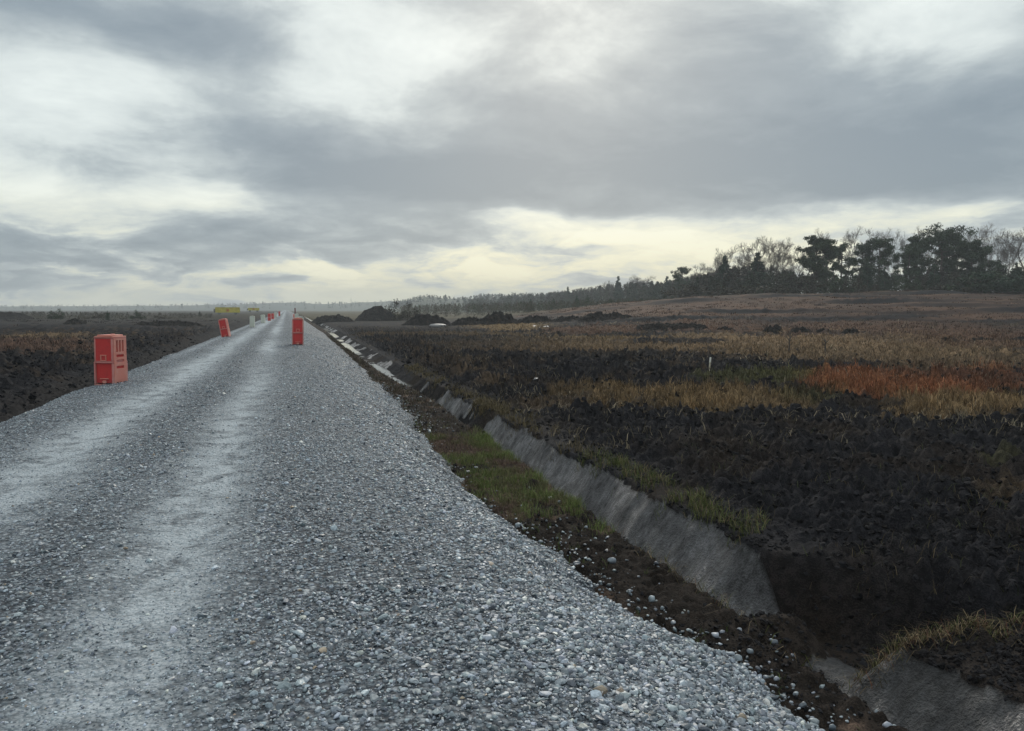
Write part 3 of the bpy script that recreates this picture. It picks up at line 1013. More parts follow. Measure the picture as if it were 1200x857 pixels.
def make_spruce(h, wid, seed, per=60, col=SPRUCE):
    r = np.random.default_rng(seed)
    parts = [tube([(0, 0, 0), (0, 0, h * .5), (0, 0, h)], [h * .02, h * .012, .02], 6)]
    cen, rr = [], []
    for i in range(int(30)):
        t_ = (i + .5) / 30
        z0 = h * (.06 + .92 * t_)
        L = wid * (1 - t_) ** .8 * r.uniform(.6, 1.1)
        for q in range(3 if t_ < .8 else 1):
            a = r.uniform(0, 2 * PI)
            e = np.array([math.cos(a) * L, math.sin(a) * L, z0 - L * .15])
            cen.append(e * np.array([.7, .7, 1])); rr.append(max(L * .5, h * .03))
            if q == 0 and L > .4:
                parts.append(tube([(0, 0, z0), e], [.04, .015], 3))
    v, f = joined(parts)
    stem = mesh_np('spruce_stem', v, f, None, True, (M_BARK,))
    v, f, c = leaf_cloud(cen, rr, per, h * .035, col, r, .5)
    return stem, mesh_np('spruce_crown', v, f, c, False, (M_NEEDLE,))


def make_bare(h, spread, seed, mat, tone, dens=1.0, low=.35, twig=.021):
    """leafless broadleaf: forked limbs ending in a haze of twigs"""
    r = np.random.default_rng(seed)
    pts = [np.array([r.normal(0, .01 * h) * i, r.normal(0, .01 * h) * i, h * .8 * i / 6]) for i in range(7)]
    stem = [tube(pts, [h * .016 * (1 - .8 * i / 6) + .015 for i in range(7)], 6)]
    V, F, C = [], [], []; base = 0

    def grow(p0, d, L, rad, lvl):
        nonlocal base
        k = 3
        path = [p0]; dd = d.copy()
        for i in range(k):
            dd = dd + r.normal(0, .16, 3) + np.array([0, 0, .07]); dd /= np.linalg.norm(dd)
            path.append(path[-1] + dd * L / k)
        v, f = tube(path, [rad, rad * .8, rad * .6, rad * .4], 3)
        V.append(v); F.append(f + base); base += len(v); C.append(np.tile(tone * r.uniform(.75, 1.25), (len(v), 1)))
        if lvl == 0:
            return
        m_ = int(round((6, 6, 5)[3 - lvl] * dens)) if lvl < 4 else 4
        for j in range(max(m_, 2)):
            w = r.uniform(.3, 1)
            ii = min(int(w * k), k - 1)
            q = path[ii] + (path[ii + 1] - path[ii]) * (w * k - ii)
            nd = dd + r.normal(0, .62, 3); nd[2] += .12; nd /= np.linalg.norm(nd)
            grow(q, nd, L * r.uniform(.45, .68), max(rad * .5, twig), lvl - 1)
    nl = 11
    for i in range(nl):
        t_ = low + (1 - low) * (i + r.random()) / nl
        k = min(int(t_ * 6), 5)
        p0 = pts[k] + (pts[k + 1] - pts[k]) * (t_ * 6 - k)
        a = i * 2.4 + r.uniform(-.5, .5)
        d = np.array([math.cos(a), math.sin(a), r.uniform(.6, 1.5)]); d /= np.linalg.norm(d)
        grow(p0, d, spread * (1.15 - .45 * t_) * r.uniform(.8, 1.1), h * .0055, 3)
    v, f = joined(stem)
    return mesh_np('bare_stem', v, f, None, True, (mat,)), mesh_np('bare_branches', np.concatenate(V), np.concatenate(F), np.concatenate(C), True, (M_TWIG,))


def make_bush(h, wid, seed, col, per=90, twigs=True):
    r = np.random.default_rng(seed)
    cen, rr, parts = [], [], []
    for i in range(16):
        a = r.uniform(0, 2 * PI); q = r.random() ** .5 * wid
        z0 = h * r.uniform(.2, .85) * (1 - .5 * (q / wid) ** 2)
        cen.append(np.array([math.cos(a) * q, math.sin(a) * q, z0])); rr.append(h * r.uniform(.16, .3))
        parts.append(tube([(0, 0, 0), cen[-1] * .6, cen[-1] * 1.05], [h * .02, h * .012, .012], 3))
    v, f = joined(parts)
    stem = mesh_np('bush_stems', v, f, None, True, (M_BARK,))
    v, f, c = leaf_cloud(cen, rr, per, h * .07, col, r, .8)
    return stem, mesh_np('bush_leaves', v, f, c, False, (M_NEEDLE,))


TONE = np.array((.115, .098, .088)); TONEP = np.array((.18, .155, .135))
KIT = {
    'pineA': make_pine(14, .34, 4.4, 501, 18), 'pineB': make_pine(14, .3, 3.9, 502, 19), 'pineC': make_pine(15, .36, 5.6, 503, 22), 'pineD': make_pine(13, .42, 3.4, 504, 15),
    'pineE': make_pine(15, .12, 4.0, 505, 30, True, 130, IVY), 'pineF': make_pine(14, .3, 3.1, 506, 16),
    'spruceA': make_spruce(11, 2.8, 510), 'spruceB': make_spruce(9, 3.2, 511),
    'bareA': make_bare(16, 5.2, 520, M_BARK, TONE), 'bareB': make_bare(16, 4.4, 521, M_BARK, TONE, 1.0, .4), 'bareC': make_bare(17, 4.2, 522, M_BIRCH, TONEP, 1.0, .45, .017), 'bareD': make_bare(16, 5.6, 523, M_BARK, TONE * 1.1, 1.05, .3),
    'bushA': make_bush(3, 2.2, 530, np.array((.035, .05, .025))), 'bushB': make_bush(2.4, 2.6, 531, np.array((.05, .042, .030))), 'bushC': make_bush(3.2, 1.8, 532, np.array((.028, .05, .028))),
    'youngA': make_spruce(3.5, 1.3, 540, 30, np.array((.030, .058, .032))), 'youngB': make_spruce(3.0, 1.4, 541, 30, np.array((.040, .062, .034))),
}
HT = {'pineA': 14, 'pineB': 14, 'pineC': 15, 'pineD': 13, 'pineE': 15, 'pineF': 14, 'spruceA': 11, 'spruceB': 9, 'bareA': 16, 'bareB': 16, 'bareC': 17, 'bareD': 16, 'bushA': 3, 'bushB': 2.4, 'bushC': 3.2, 'youngA': 3.5, 'youngB': 3.0}
NAMES = {'pine': ('pine_tree', 'pine tree', 'trunk', 'crown'), 'spru': ('spruce_tree', 'conifer', 'trunk', 'crown'), 'bare': ('bare_tree', 'bare tree', 'trunk', 'branches'), 'bush': ('bush', 'bush', 'stems', 'foliage'), 'youn': ('young_pine', 'young conifer', 'trunk', 'crown')}
REAL = {}
for k, (a, b) in KIT.items():            # the meshes' true tops, so a tree can be scaled to its height in the photo
    co = np.empty(len(b.vertices) * 3, np.float32); b.vertices.foreach_get('co', co)
    REAL[k] = float(np.percentile(co[2::3], 99.5))


def tree(kind, px, top, D, label, group, wide=1.0, sink=.25, shape=None):
    x, y = spot(px, D)
    zb = float(z_smooth(np.array([x]), np.array([y]))[0]) - sink
    ztop = CAMZ + (363 - top) / FPX * D
    k = max((ztop - zb) / REAL[kind], .1)
    nm, cat, pa, pb = NAMES[kind[:4]]
    o = empty(nm, (x, y, zb), label, cat, group, rz=random.uniform(0, 6.28), scale=(k * wide, k * wide, k))
    link(pa, KIT[kind][0], o); link(pb, KIT[kind][1], o)
    return o


GH = 'trees on the rise at the right'
# leafless trees at the left end of the wood
for kind, px, top, D, wide, lab in [
    ('bareA', 838, 299, 215, .6, 'lowest bare tree at the left end of the wood'),
    ('bareD', 853, 289, 212, .75, 'bare tree leaning over a dark conifer, second from the left end'),
    ('bareB', 869, 287, 214, .8, 'slender bare tree behind the two dark left conifers'),
    ('bareA', 884, 281, 213, .85, 'bare tree rising straight above the right one of the two left conifers'),
    ('bareD', 901, 278, 205, .95, 'tallest wide bare tree left of the ivy dark pine'),
    ('bareB', 917, 284, 205, .85, 'dark stemmed bare tree with open branches left of the ivy dark pine'),
    ('bareA', 932, 290, 225, .7, 'pale bare tree half hidden in the gap beside the ivy dark pine'),
    ('bareC', 963, 270, 222, .75, 'pale bare tree showing its round top over the ivy dark pine'),
    ('bareC', 992, 268, 225, .85, 'tall pale bare birch between the ivy dark pine and two thin pines'),
    ('bareB', 1017, 270, 228, .6, 'small round bare treetop left of two like it behind the pines'),
    ('bareC', 1030, 270, 228, .6, 'round bare treetop in the middle of the row behind the pines'),
    ('bareA', 1045, 272, 228, .65, 'wider round bare treetop right of the row behind the pines'),
    ('bareC', 1078, 267, 226, .7, 'pale bare tree rising just left of the umbrella pine'),
    ('bareD', 1131, 273, 224, .6, 'small bare top right of the umbrella pine'),
    ('bareC', 1144, 264, 222, .9, 'tallest bare tree above the right end of the pines'),
    ('bareA', 1163, 271, 215, .7, 'thin bare tree in the gap right of the pines'),
    ('bareB', 1177, 275, 210, .6, 'faint bare tree between the gap and the white trunked birch'),
    ('bareD', 1194, 266, 190, .95, 'spreading bare tree by the right edge with a pale trunk'),
    ('bareC', 1222, 262, 195, .8, 'bare tree cut by the right edge of the view'),
]:
    tree(kind, px, top, D, lab, GH, wide)
for kind, px, top, D, wide, lab in [
    ('spruceA', 847, 302, 200, 1.4, 'left one of two dark conifers under the bare trees'),
    ('spruceA', 886, 298, 200, 1.5, 'right and taller one of two dark conifers under the bare trees'),
    ('pineE', 948, 279, 185, 1.1, 'dense ivy dark pine standing left of the other pines'),
    ('pineF', 966, 288, 184, .85, 'shorter dark pine growing into the right side of the ivy dark pine'),
    ('pineD', 984, 287, 190, .95, 'thin pine with a gap of sky on both sides'),
    ('pineB', 1003, 284, 190, .75, 'thin pine right of a like one, beside a broad topped pine'),
    ('pineA', 1028, 281, 186, .9, 'broad topped pine with layered boughs left of the open gap'),
    ('pineB', 1058, 288, 180, 1.0, 'leaning pine with ragged boughs under the umbrella pine'),
    ('pineF', 1069, 279, 184, .95, 'narrow pine tight against the umbrella pine on its left'),
    ('pineC', 1096, 267, 182, 1.0, 'highest pine of the wood with an umbrella crown'),
    ('pineB', 1118, 272, 184, .9, 'dense pine merging into the right of the umbrella pine'),
    ('pineA', 1134, 283, 180, .9, 'low pine in the dark mass right of the umbrella pine'),
    ('pineD', 1152, 290, 178, 1.2, 'pine at the right end with a bough reaching to the right'),
    ('pineA', 798, 314, 270, .8, 'lone round topped pine left of the wood'),
    ('spruceB', 1014, 309, 176, .95, 'bushy green conifer at the foot of the broad topped pine'),
    ('spruceB', 1034, 314, 172, 1.0, 'low green conifer below the open gap in the wood'),
    ('spruceB', 1092, 311, 170, 1.0, 'dark green conifer under the umbrella pine'),
    ('spruceB', 1187, 309, 168, .8, 'dark conifer beside the pale trunk at the right edge'),
]:
    tree(kind, px, top, D, lab, GH, wide)
for kind, px, top, D, wide, lab in [
    ('bushA', 975, 324, 172, 1.1, 'dark bush at the foot of the ivy dark pine'),
    ('bushB', 1000, 327, 168, 1.2, 'brown bush below the two thin pines'),
    ('bushA', 1060, 325, 166, 1.2, 'dark bush left of the gap below the leaning pine'),
    ('bushB', 1108, 322, 164, 1.5, 'brown thicket under the pines right of the gap'),
    ('bushA', 1130, 320, 163, 1.5, 'green thicket under the dark mass of pines'),
    ('bushC', 1152, 320, 162, 1.6, 'green bush at the right end of the pines'),
    ('bushA', 1176, 319, 160, 1.5, 'large green bush below the pale trunk'),
    ('bushC', 1199, 316, 158, 1.5, 'tall green bush at the right edge of the view'),
    ('bushB', 940, 326, 178, 1.5, 'brown bush left of the ivy dark pine'),
    ('bushB', 915, 322, 185, 1.6, 'grey brown thicket under the bare trees'),
    ('bushB', 868, 320, 190, 1.8, 'brown thicket between the two dark conifers'),
    ('bushB', 830, 322, 195, 1.6, 'brown thicket at the left end of the wood'),
    ('bushA', 888, 339, 168, .9, 'small dark bush alone on the grassy crest'),
    ('bushC', 1070, 353, 125, .35, 'small bright green bush on the dark terrace'),
]:
    tree(kind, px, top, D, lab, 'bushes under the trees on the rise', wide)
for kind, px, top, D, wide, lab in [
    ('spruceA', 724, 325, 380, 1.0, 'pointed conifer standing above the hazy wood'),
    ('spruceA', 665, 337, 480, 1.1, 'square topped conifer far along the hazy wood'),
    ('bareA', 746, 323, 400, 1.2, 'bare round crowned tree right of the pointed conifer'),
    ('bareD', 757, 324, 390, 1.0, 'second bare crown right of the pointed conifer'),
    ('bareA', 712, 329, 420, 1.0, 'faint bare tree left of the pointed conifer'),
    ('spruceB', 781, 325, 330, 1.1, 'dark conifer just left of the lone round topped pine'),
    ('bareB', 815, 312, 250, .9, 'bare tree just right of the lone round topped pine'),
    ('bareD', 826, 309, 240, .8, 'bare tree between the lone pine and the left end of the wood'),
    ('spruceB', 770, 331, 330, 1.2, 'green conifer two crowns left of the lone pine'),
]:
    tree(kind, px, top, D, lab, 'trees of the hazy wood', wide)
for i, (px, top, D) in enumerate([(622, 351, 260), (648, 350, 250), (676, 347, 240), (688, 346, 235), (715, 349, 230), (735, 350, 225), (752, 349, 220), (779, 345, 215), (787, 346, 212), (803, 343, 205), (811, 346, 200), (825, 342, 198), (838, 341, 195), (855, 337, 188), (700, 353, 215)]):
    tree(('youngA', 'youngB')[i % 2], px, top, D, 'small dark green conifer in the scrub before the wood', 'young conifers before the wood', 1.1)
for kind, px, top, D, wide, lab in [
    ('bushA', 68, 362.5, 175, .9, 'rounded olive bush on the left horizon'),
    ('youngA', 127, 364.5, 165, .9, 'small green conifer on the left horizon behind the nearest barrier'),
    ('bushB', 112, 365.5, 180, 1.0, 'thin brown bush left of the small conifer'),
    ('bushA', 163, 364, 180, .9, 'grey green bush right of the small conifer on the left horizon'),
    ('bushB', 92, 371, 130, .8, 'low brown bush below the olive bush'),
    ('bushB', 190, 367, 190, 1.3, 'low brown scrub bush farther right on the left horizon'),
    ('youngB', 235, 364.5, 260, .9, 'tiny dark conifer left of the yellow skip'),
    ('bushB', 468, 352.5, 175, .8, 'brown leafless bush right beside the tall peat dome'),
    ('bushB', 480, 355, 170, .8, 'second brown bush right of the tall peat dome'),
]:
    tree(kind, px, top, D, lab, 'bushes out on the bog', wide)

# ---- the far woods, one mass
def wood(name, profile, D0, D1, n, hgt, lab, col, per=60, size=1.0, seed=0, jit=2.4, fat=1.0):
    r = np.random.default_rng(seed)
    cen, rr, cc = [], [], []
    xs = [a for a, b in profile]; ys = [b for a, b in profile]
    VV, CC = [], []
    for i in range(n):
        px = r.uniform(xs[0], xs[-1])
        top = np.interp(px, xs, ys) + abs(r.normal(0, 1)) * jit
        q = r.random()
        D = np.interp(px, [xs[0], xs[-1]], [D0, D1]) * r.uniform(.9, 1.25)
        x, y = spot(px, D)
        zb = max(float(HZ(x, y)), -1) if HZ else -1
        zt = CAMZ + (363 - top) / FPX * D
        h = hgt * r.uniform(.6, 1.15)
        m_ = per
        kind = r.random() * .75
        zz = r.random(m_) ** (.8 if kind < .5 else 1.3)
        wr = fat * h * (.26 if kind < .5 else .18) * r.uniform(.7, 1.5) * (np.sin(PI * np.clip(zz * .8 + .2, 0, 1)) if kind < .6 else (1.1 - zz))
        a = r.uniform(0, 2 * PI, m_); rq = r.random(m_) ** .5
        P_ = np.stack([x + np.cos(a) * wr * rq, y + np.sin(a) * wr * rq, zt - h + h * zz], -1)
        a_ = r.normal(size=(m_, 3)); a_ /= np.linalg.norm(a_, axis=1)[:, None]
        b_ = r.normal(size=(m_, 3)); b_ /= np.linalg.norm(b_, axis=1)[:, None]
        sz = size * h * .07
        VV.append(np.stack([P_ - a_ * sz, P_ + a_ * sz, P_ + b_ * sz * 1.4], 1).reshape(-1, 3))
        CC.append(np.tile(col[r.integers(0, len(col))] * r.uniform(.7, 1.3), (m_ * 3, 1)))
    V = np.concatenate(VV)
    me = mesh_np(name, V, np.arange(len(V)).reshape(-1, 3), np.concatenate(CC), False, (M_NEEDLE,))
    return link(name, me, kind='stuff', label=lab)


def ridge(name, profile, D, depth, lab):
    xs = [a for a, b in profile]; ys = [b for a, b in profile]
    px = np.linspace(xs[0], xs[-1], 160); rows = np.linspace(-1, 1, 14)
    V = []
    for q in rows:
        for x in px:
            d = D * (1 + q * depth)
            X_, Y_ = spot(x, d)
            edge = min(1, (x - xs[0]) / 60 + .02, (xs[-1] - x) / 60 + .02)
            hgt = (CAMZ + (363 - np.interp(x, xs, ys)) / FPX * D + 1.2) * (1 - q * q) * edge
            V.append((X_, Y_, -1.2 + hgt * (1 + .1 * float(perlin(np.array([x * .05]), np.array([q * 2]), 99)[0]))))
    idx = np.arange(14 * 160).reshape(14, 160)
    F = np.stack([idx[:-1, :-1], idx[:-1, 1:], idx[1:, 1:], idx[1:, :-1]], -1).reshape(-1, 4)
    me = mesh_np(name, np.array(V), F, None, True, (M_HILL,))
    return link(name, me, kind='structure', label=lab)


M_HILL, t, p = material('far_hill')
t.l.new(t.ramp(t.noise(pos(t), .02, 4), [(.35, (.035, .045, .03)), (.65, (.07, .075, .05))]), p.inputs['Base Color'])
p.inputs['Roughness'].default_value = .9
HZ = None
pr1 = [(-260, 359), (0, 359.5), (120, 359), (200, 358.5), (260, 357.5), (300, 356), (330, 355), (380, 356), (420, 355.5), (450, 354), (520, 352), (640, 351)]
ridge('far_hills', pr1, 2000, .18, 'low blue hills on the horizon')
wood('far_wood', [(a, b - 2.2) for a, b in pr1], 1900, 1800, 900, 15, 'hazy wooded skyline on the far hills', [np.array((.035, .045, .032)), np.array((.05, .048, .04))], 26, 1.5, 21)
pr2 = [(440, 358), (478, 352.5), (500, 348), (525, 350), (545, 352), (565, 350), (600, 347.5), (700, 345)]
ridge('far_hills', pr2, 1000, .15, 'nearer wooded hill right of the road')
wood('far_wood', [(455, 356), (478, 350), (492, 346), (505, 345), (522, 346), (535, 349), (550, 347.5), (562, 344.5), (600, 343.5), (700, 342)], 1000, 900, 420, 15, 'grey wood on the hill beyond the peat heaps', [np.array((.035, .045, .03)), np.array((.055, .05, .042))], 40, 1.2, 22)
HZ = lambda x, y: z_smooth(np.array([x]), np.array([y]))[0]
wood('hazy_wood', [(545, 350), (600, 346), (640, 342.5), (665, 340), (700, 335), (740, 331), (780, 329.5), (815, 322), (860, 316)], 640, 245, 700, 9.5, 'hazy mixed wood behind the scrub', [np.array((.036, .046, .03)), np.array((.06, .052, .044)), np.array((.045, .05, .03))], 120, .8, 23, 5.0, 1.7)
wood('wood_understorey', [(815, 324), (870, 318), (925, 318), (980, 320), (1040, 321), (1100, 315), (1150, 314), (1240, 312)], 205, 178, 520, 5.0, 'dark understorey between the trunks on the rise', [np.array((.034, .042, .026)), np.array((.05, .042, .036))], 150, .7, 24, 5.0, 1.3)
wood('wood_understorey', [(822, 324), (838, 314), (870, 311), (905, 311), (930, 318)], 214, 205, 150, 6.0, 'brown understorey under the bare trees at the left end of the wood', [np.array((.060, .050, .046)), np.array((.048, .042, .038))], 130, .55, 27, 5.0, 1.2)
wood('bog_scrub', [(470, 357), (540, 355), (620, 353), (700, 350), (760, 349), (840, 346)], 270, 205, 1100, 3.2, 'pale young birch scrub in front of the wood', [np.array((.075, .07, .045)), np.array((.09, .07, .052)), np.array((.055, .065, .035))], 60, .7, 25, 3.5, 1.6)
wood('horizon_scrub', [(-150, 364.5), (0, 364.5), (60, 365), (200, 366), (250, 367)], 210, 210, 420, 2.4, 'low brown scrub along the left horizon', [np.array((.055, .05, .042)), np.array((.07, .06, .045))], 60, .8, 26, 1.2, 1.8)


# ------------------------------------------------------------------ plastic road barriers stood on end along the road
M_RED = plastic('red_plastic', (.58, .036, .034), (.27, .035, .036), .42, .65)
M_PINK = plastic('pink_plastic', (.66, .23, .18), (.66, .40, .34), .5, .6)  # paler pink than the red bodies, for end panels, cap and small parts
M_RIM = plastic('pale_rim_plastic', (.60, .22, .20), (.66, .42, .38), .5, .6)
M_WHITE = plastic('white_plastic', (.62, .64, .56), (.45, .46, .38), .5, .6)
M_WHITE2 = plastic('white_rim_plastic', (.68, .70, .63), (.5, .5, .42), .5, .6)
M_DARK, t, p = material('barrier_hollow')
p.inputs['Base Color'].default_value = (.16, .022, .024, 1); p.inputs['Roughness'].default_value = .7


def bmesh_obj(name, bm, mats, parent, **props):
    me = bpy.data.meshes.new(name)
    bmesh.ops.recalc_face_normals(bm, faces=bm.faces)
    bm.to_mesh(me); bm.free()
    for x in mats:
        me.materials.append(x)
    return link(name, me, parent, **props)


def box(bm, x0, x1, y0, y1, z0, z1, bev=0.0, mi=0, taper=0.0, seg=2):
    vs = [bm.verts.new((x, y, z)) for z in (z0, z1) for (x, y) in ((x0, y0), (x1, y0), (x1, y1), (x0, y1))]
    if taper:
        cx, cy = (x0 + x1) / 2, (y0 + y1) / 2
        for v in vs[4:]:
            v.co.x = cx + (v.co.x - cx) * (1 - taper); v.co.y = cy + (v.co.y - cy) * (1 - taper)
    fs = [bm.faces.new([vs[i] for i in q]) for q in ((3, 2, 1, 0), (4, 5, 6, 7), (0, 1, 5, 4), (1, 2, 6, 5), (2, 3, 7, 6), (3, 0, 4, 7))]
    for f in fs:
        f.material_index = mi
    if bev:
        es = list({e for f in fs for e in f.edges})
        r = bmesh.ops.bevel(bm, geom=es, offset=bev, segments=seg, affect='EDGES', clamp_overlap=True)
        for f in r['faces']:
            f.material_index = mi; f.smooth = True


def holed_panel(bm, axis_x, y0, y1, z0, z1, th, holes, deep, mi=0, mi_in=1):
    """a panel in the plane x = axis_x facing +x, with real recesses at holes [(ya, yb, za, zb)]"""
    ys = sorted({y0, y1, *[q for h in holes for q in h[:2]]}); zs_ = sorted({z0, z1, *[q for h in holes for q in h[2:]]})
    def inside(ya, yb, za, zb):
        cy, cz = (ya + yb) / 2, (za + zb) / 2
        return any(h[0] < cy < h[1] and h[2] < cz < h[3] for h in holes)
    cache = {}
    def v(x, y, z):
        k = (round(x, 4), round(y, 4), round(z, 4))
        if k not in cache:
            cache[k] = bm.verts.new(k)
        return cache[k]
    for ya, yb in zip(ys[:-1], ys[1:]):
        for za, zb in zip(zs_[:-1], zs_[1:]):
            if not inside(ya, yb, za, zb):
                bm.faces.new([v(axis_x, ya, za), v(axis_x, yb, za), v(axis_x, yb, zb), v(axis_x, ya, zb)]).material_index = mi
    for (ya, yb, za, zb) in holes:
        xb = axis_x - deep
        for (a, b) in (((ya, za), (yb, za)), ((yb, za), (yb, zb)), ((yb, zb), (ya, zb)), ((ya, zb), (ya, za))):
            bm.faces.new([v(axis_x, *a), v(axis_x, *b), v(xb, *b), v(xb, *a)]).material_index = mi
        bm.faces.new([v(xb, ya, za), v(xb, yb, za), v(xb, yb, zb), v(xb, ya, zb)]).material_index = mi_in
    # edge band round the panel back to the body
    for (a, b) in (((y0, z0), (y1, z0)), ((y1, z0), (y1, z1)), ((y1, z1), (y0, z1)), ((y0, z1), (y0, z0))):
        bm.faces.new([v(axis_x, *a), v(axis_x, *b), v(axis_x - th, *b), v(axis_x - th, *a)]).material_index = mi


def make_barrier():
    """two moulded halves; front faces -y, slotted end panels on +x and -x. 0.46 wide, 0.60 deep, 1.18 high"""
    o = empty('road_barrier', (0, 0, 0), 'x', 'barrier')
    W, Dp, H, SEAM = .24, .30, 1.18, .56
    # lower half: slightly wider, front plate set back in a rim
    bm = bmesh.new()
    box(bm, -W + .03, W - .03, -Dp + .045, Dp - .045, .05, SEAM - .012, .012)
    bmesh_obj('lower_body', bm, (M_RED,), o)
    bm = bmesh.new()
    box(bm, -W + .035, W - .035, -Dp + .02, Dp - .02, SEAM + .012, H - .05, .012)
    up = bmesh_obj('upper_body', bm, (M_RED,), o)
    bm = bmesh.new()
    box(bm, -.075, .075, -Dp + .003, -Dp + .045, SEAM + .03, SEAM + .05, .004)
    box(bm, -.075, -.05, -Dp + .001, -Dp + .043, SEAM + .052, SEAM + .15, .004)
    box(bm, .05, .075, -Dp + .001, -Dp + .043, SEAM + .052, SEAM + .15, .004)
    box(bm, -.079, .079, -Dp - .001, -Dp + .041, SEAM + .152, SEAM + .175, .004)
    bmesh_obj('latch', bm, (M_PINK,), up)
    # rims: posts at the four corners and ledges at seam, foot and top
    for nm, z0, z1, k in (('lower_rim', .0, SEAM, .0), ('upper_rim', SEAM + .002, H - .03, .012)):
        bm = bmesh.new()
        a, b = W - k, Dp - k
        for sx in (-1, 1):
            for sy in (-1, 1):
                xa, xb = sorted((sx * a, sx * (a - .035))); ya, yb = sorted((sy * b, sy * (b - .05)))
                box(bm, xa, xb, ya, yb, z0 + .03, z1 - .026, .008)
        for z in ((z0, z0 + .028), (z1 - .024, z1)):
            box(bm, -a - .004, a + .004, -b - .004, -b + .05, z[0], z[1], .008)
            box(bm, -a - .004, a + .004, b - .05, b + .004, z[0], z[1], .008)
            for sx in (-1, 1):
                xa, xb = sorted((sx * (a - .004), sx * (a - .03)))
                box(bm, xa, xb, -b + .049, b - .049, z[0] + .002, z[1] - .002)
        bmesh_obj(nm, bm, (M_RIM,), o)
    # slotted end panels
    for sgn in (1, -1):
        bm = bmesh.new()
        holes = []
        for c in (-.115, 0, .115):
            holes.append((c - .036, c + .036, .80, 1.08))
        for z in (.40, .545, .675):
            holes.append((-.15, .15, z, z + .062))
        for c in (-.13, 0, .13):
            holes.append((c - .035, c + .035, .035, .075))
        holed_panel(bm, W + .003, -Dp + .052, Dp - .052, .03, H - .055, .06, holes, .07)
        if sgn < 0:
            bmesh.ops.rotate(bm, verts=bm.verts, cent=(0, 0, 0), matrix=Matrix.Rotation(PI, 3, 'Z'))
        bmesh_obj('end_panel', bm, (M_PINK, M_DARK), o)
    bm = bmesh.new()
    box(bm, -W + .01, W - .01, -Dp + .01, Dp - .01, H - .03, H - .004, .01)
    box(bm, -W + .05, W - .05, -Dp + .06, Dp - .06, H - .002, H + .03, .014)
    bmesh.ops.create_cone(bm, cap_ends=True, segments=16, radius1=.05, radius2=.046, depth=.02, matrix=Matrix.Translation((0, .1, H + .037)))
    bmesh_obj('top_cap', bm, (M_PINK,), o)
    # foot slot bar low on the front
    bm = bmesh.new()
    box(bm, -.11, .11, -Dp + .018, -Dp + .044, .15, .172, .004)
    box(bm, -.05, .05, -Dp + .016, -Dp + .044, .045, .12, .01)
    bmesh_obj('fork_slot', bm, (M_PINK,), o)
    return o


WHITE = {M_RED: M_WHITE, M_PINK: M_WHITE2, M_RIM: M_WHITE2, M_DARK: M_WHITE}
BG = 'plastic barriers set along the gravel road'


def on_road(px, D, dx=0):
    x, y = spot(px, D)
    return x, y, float(z_road(np.array([x]), np.array([y]), False)[0])


proto = make_barrier()
first = True
for (px, D, face, tilt, sc, white, lab) in [
    (128.5, 17.4, 33, (0, .012), .97, False, 'nearest red plastic barrier with slotted pale side, left road edge'),
    (265.3, 46.5, 12, (.03, -.16), .97, False, 'red barrier leaning left, second on the left road edge'),
    (348.8, 35.5, 0, (0, .02), 1.08, False, 'red barrier facing the road, alone on the right road edge'),
    (296, 71, 5, (0, .03), .92, True, 'off white plastic barrier, first white one on the left edge'),
    (309, 92, 14, (0, -.03), .9, True, 'off white plastic barrier between a white one and far red ones'),
    (316.2, 112, 4, (0, .02), .95, False, 'far red barrier just beyond the second white one'),
    (320.3, 128, 10, (0, 0), .9, False, 'far dark red barrier behind another far red one'),
    (323.6, 150, 0, (0, 0), 1.0, True, 'far pale barrier behind the far red ones'),
    (328, 190, 0, (0, 0), 1.0, False, 'smallest far red barrier near the end of the road'),
    (352.4, 62, -4, (0, .02), .98, True, 'white barrier mostly hidden behind the right red barrier'),
    (348.3, 105, 0, (0, -.02), 1.05, True, 'far white barrier seen over the top of the right red barrier'),
]:
    x, y, z = on_road(px, D)
    # the road edge slopes: let the foot reach the lower side
    los = math.atan2(-x, y)                       # facing the camera, then turned by 'face'
    rot = (tilt[0], tilt[1], los - math.radians(face))
    if first:
        o = proto; o.location = (x, y, z - .03); o.rotation_euler = rot; o.scale = (sc,) * 3; o['label'] = lab; o['group'] = BG; first = False
    else:
        copy_thing(proto, (x, y, z - .03), lab, rot=rot, scale=sc, group=BG, mat=WHITE if white else None)

# ---- yellow skips far left, and small site things
M_YEL, t, p = material('yellow_paint')
t.l.new(t.ramp(t.noise(pos(t), .9, 5, .6), [(.35, (.50, .42, .07)), (.6, (.66, .57, .10)), (.8, (.45, .36, .09))]), p.inputs['Base Color'])
p.inputs['Roughness'].default_value = .5
M_ORANGE, t, p = material('orange_plate'); p.inputs['Base Color'].default_value = (.55, .2, .05, 1)
M_GREY, t, p = material('grey_steel')
t.l.new(t.ramp(t.noise(pos(t), 2, 4), [(.3, (.12, .12, .12)), (.7, (.3, .3, .29))]), p.inputs['Base Color'])


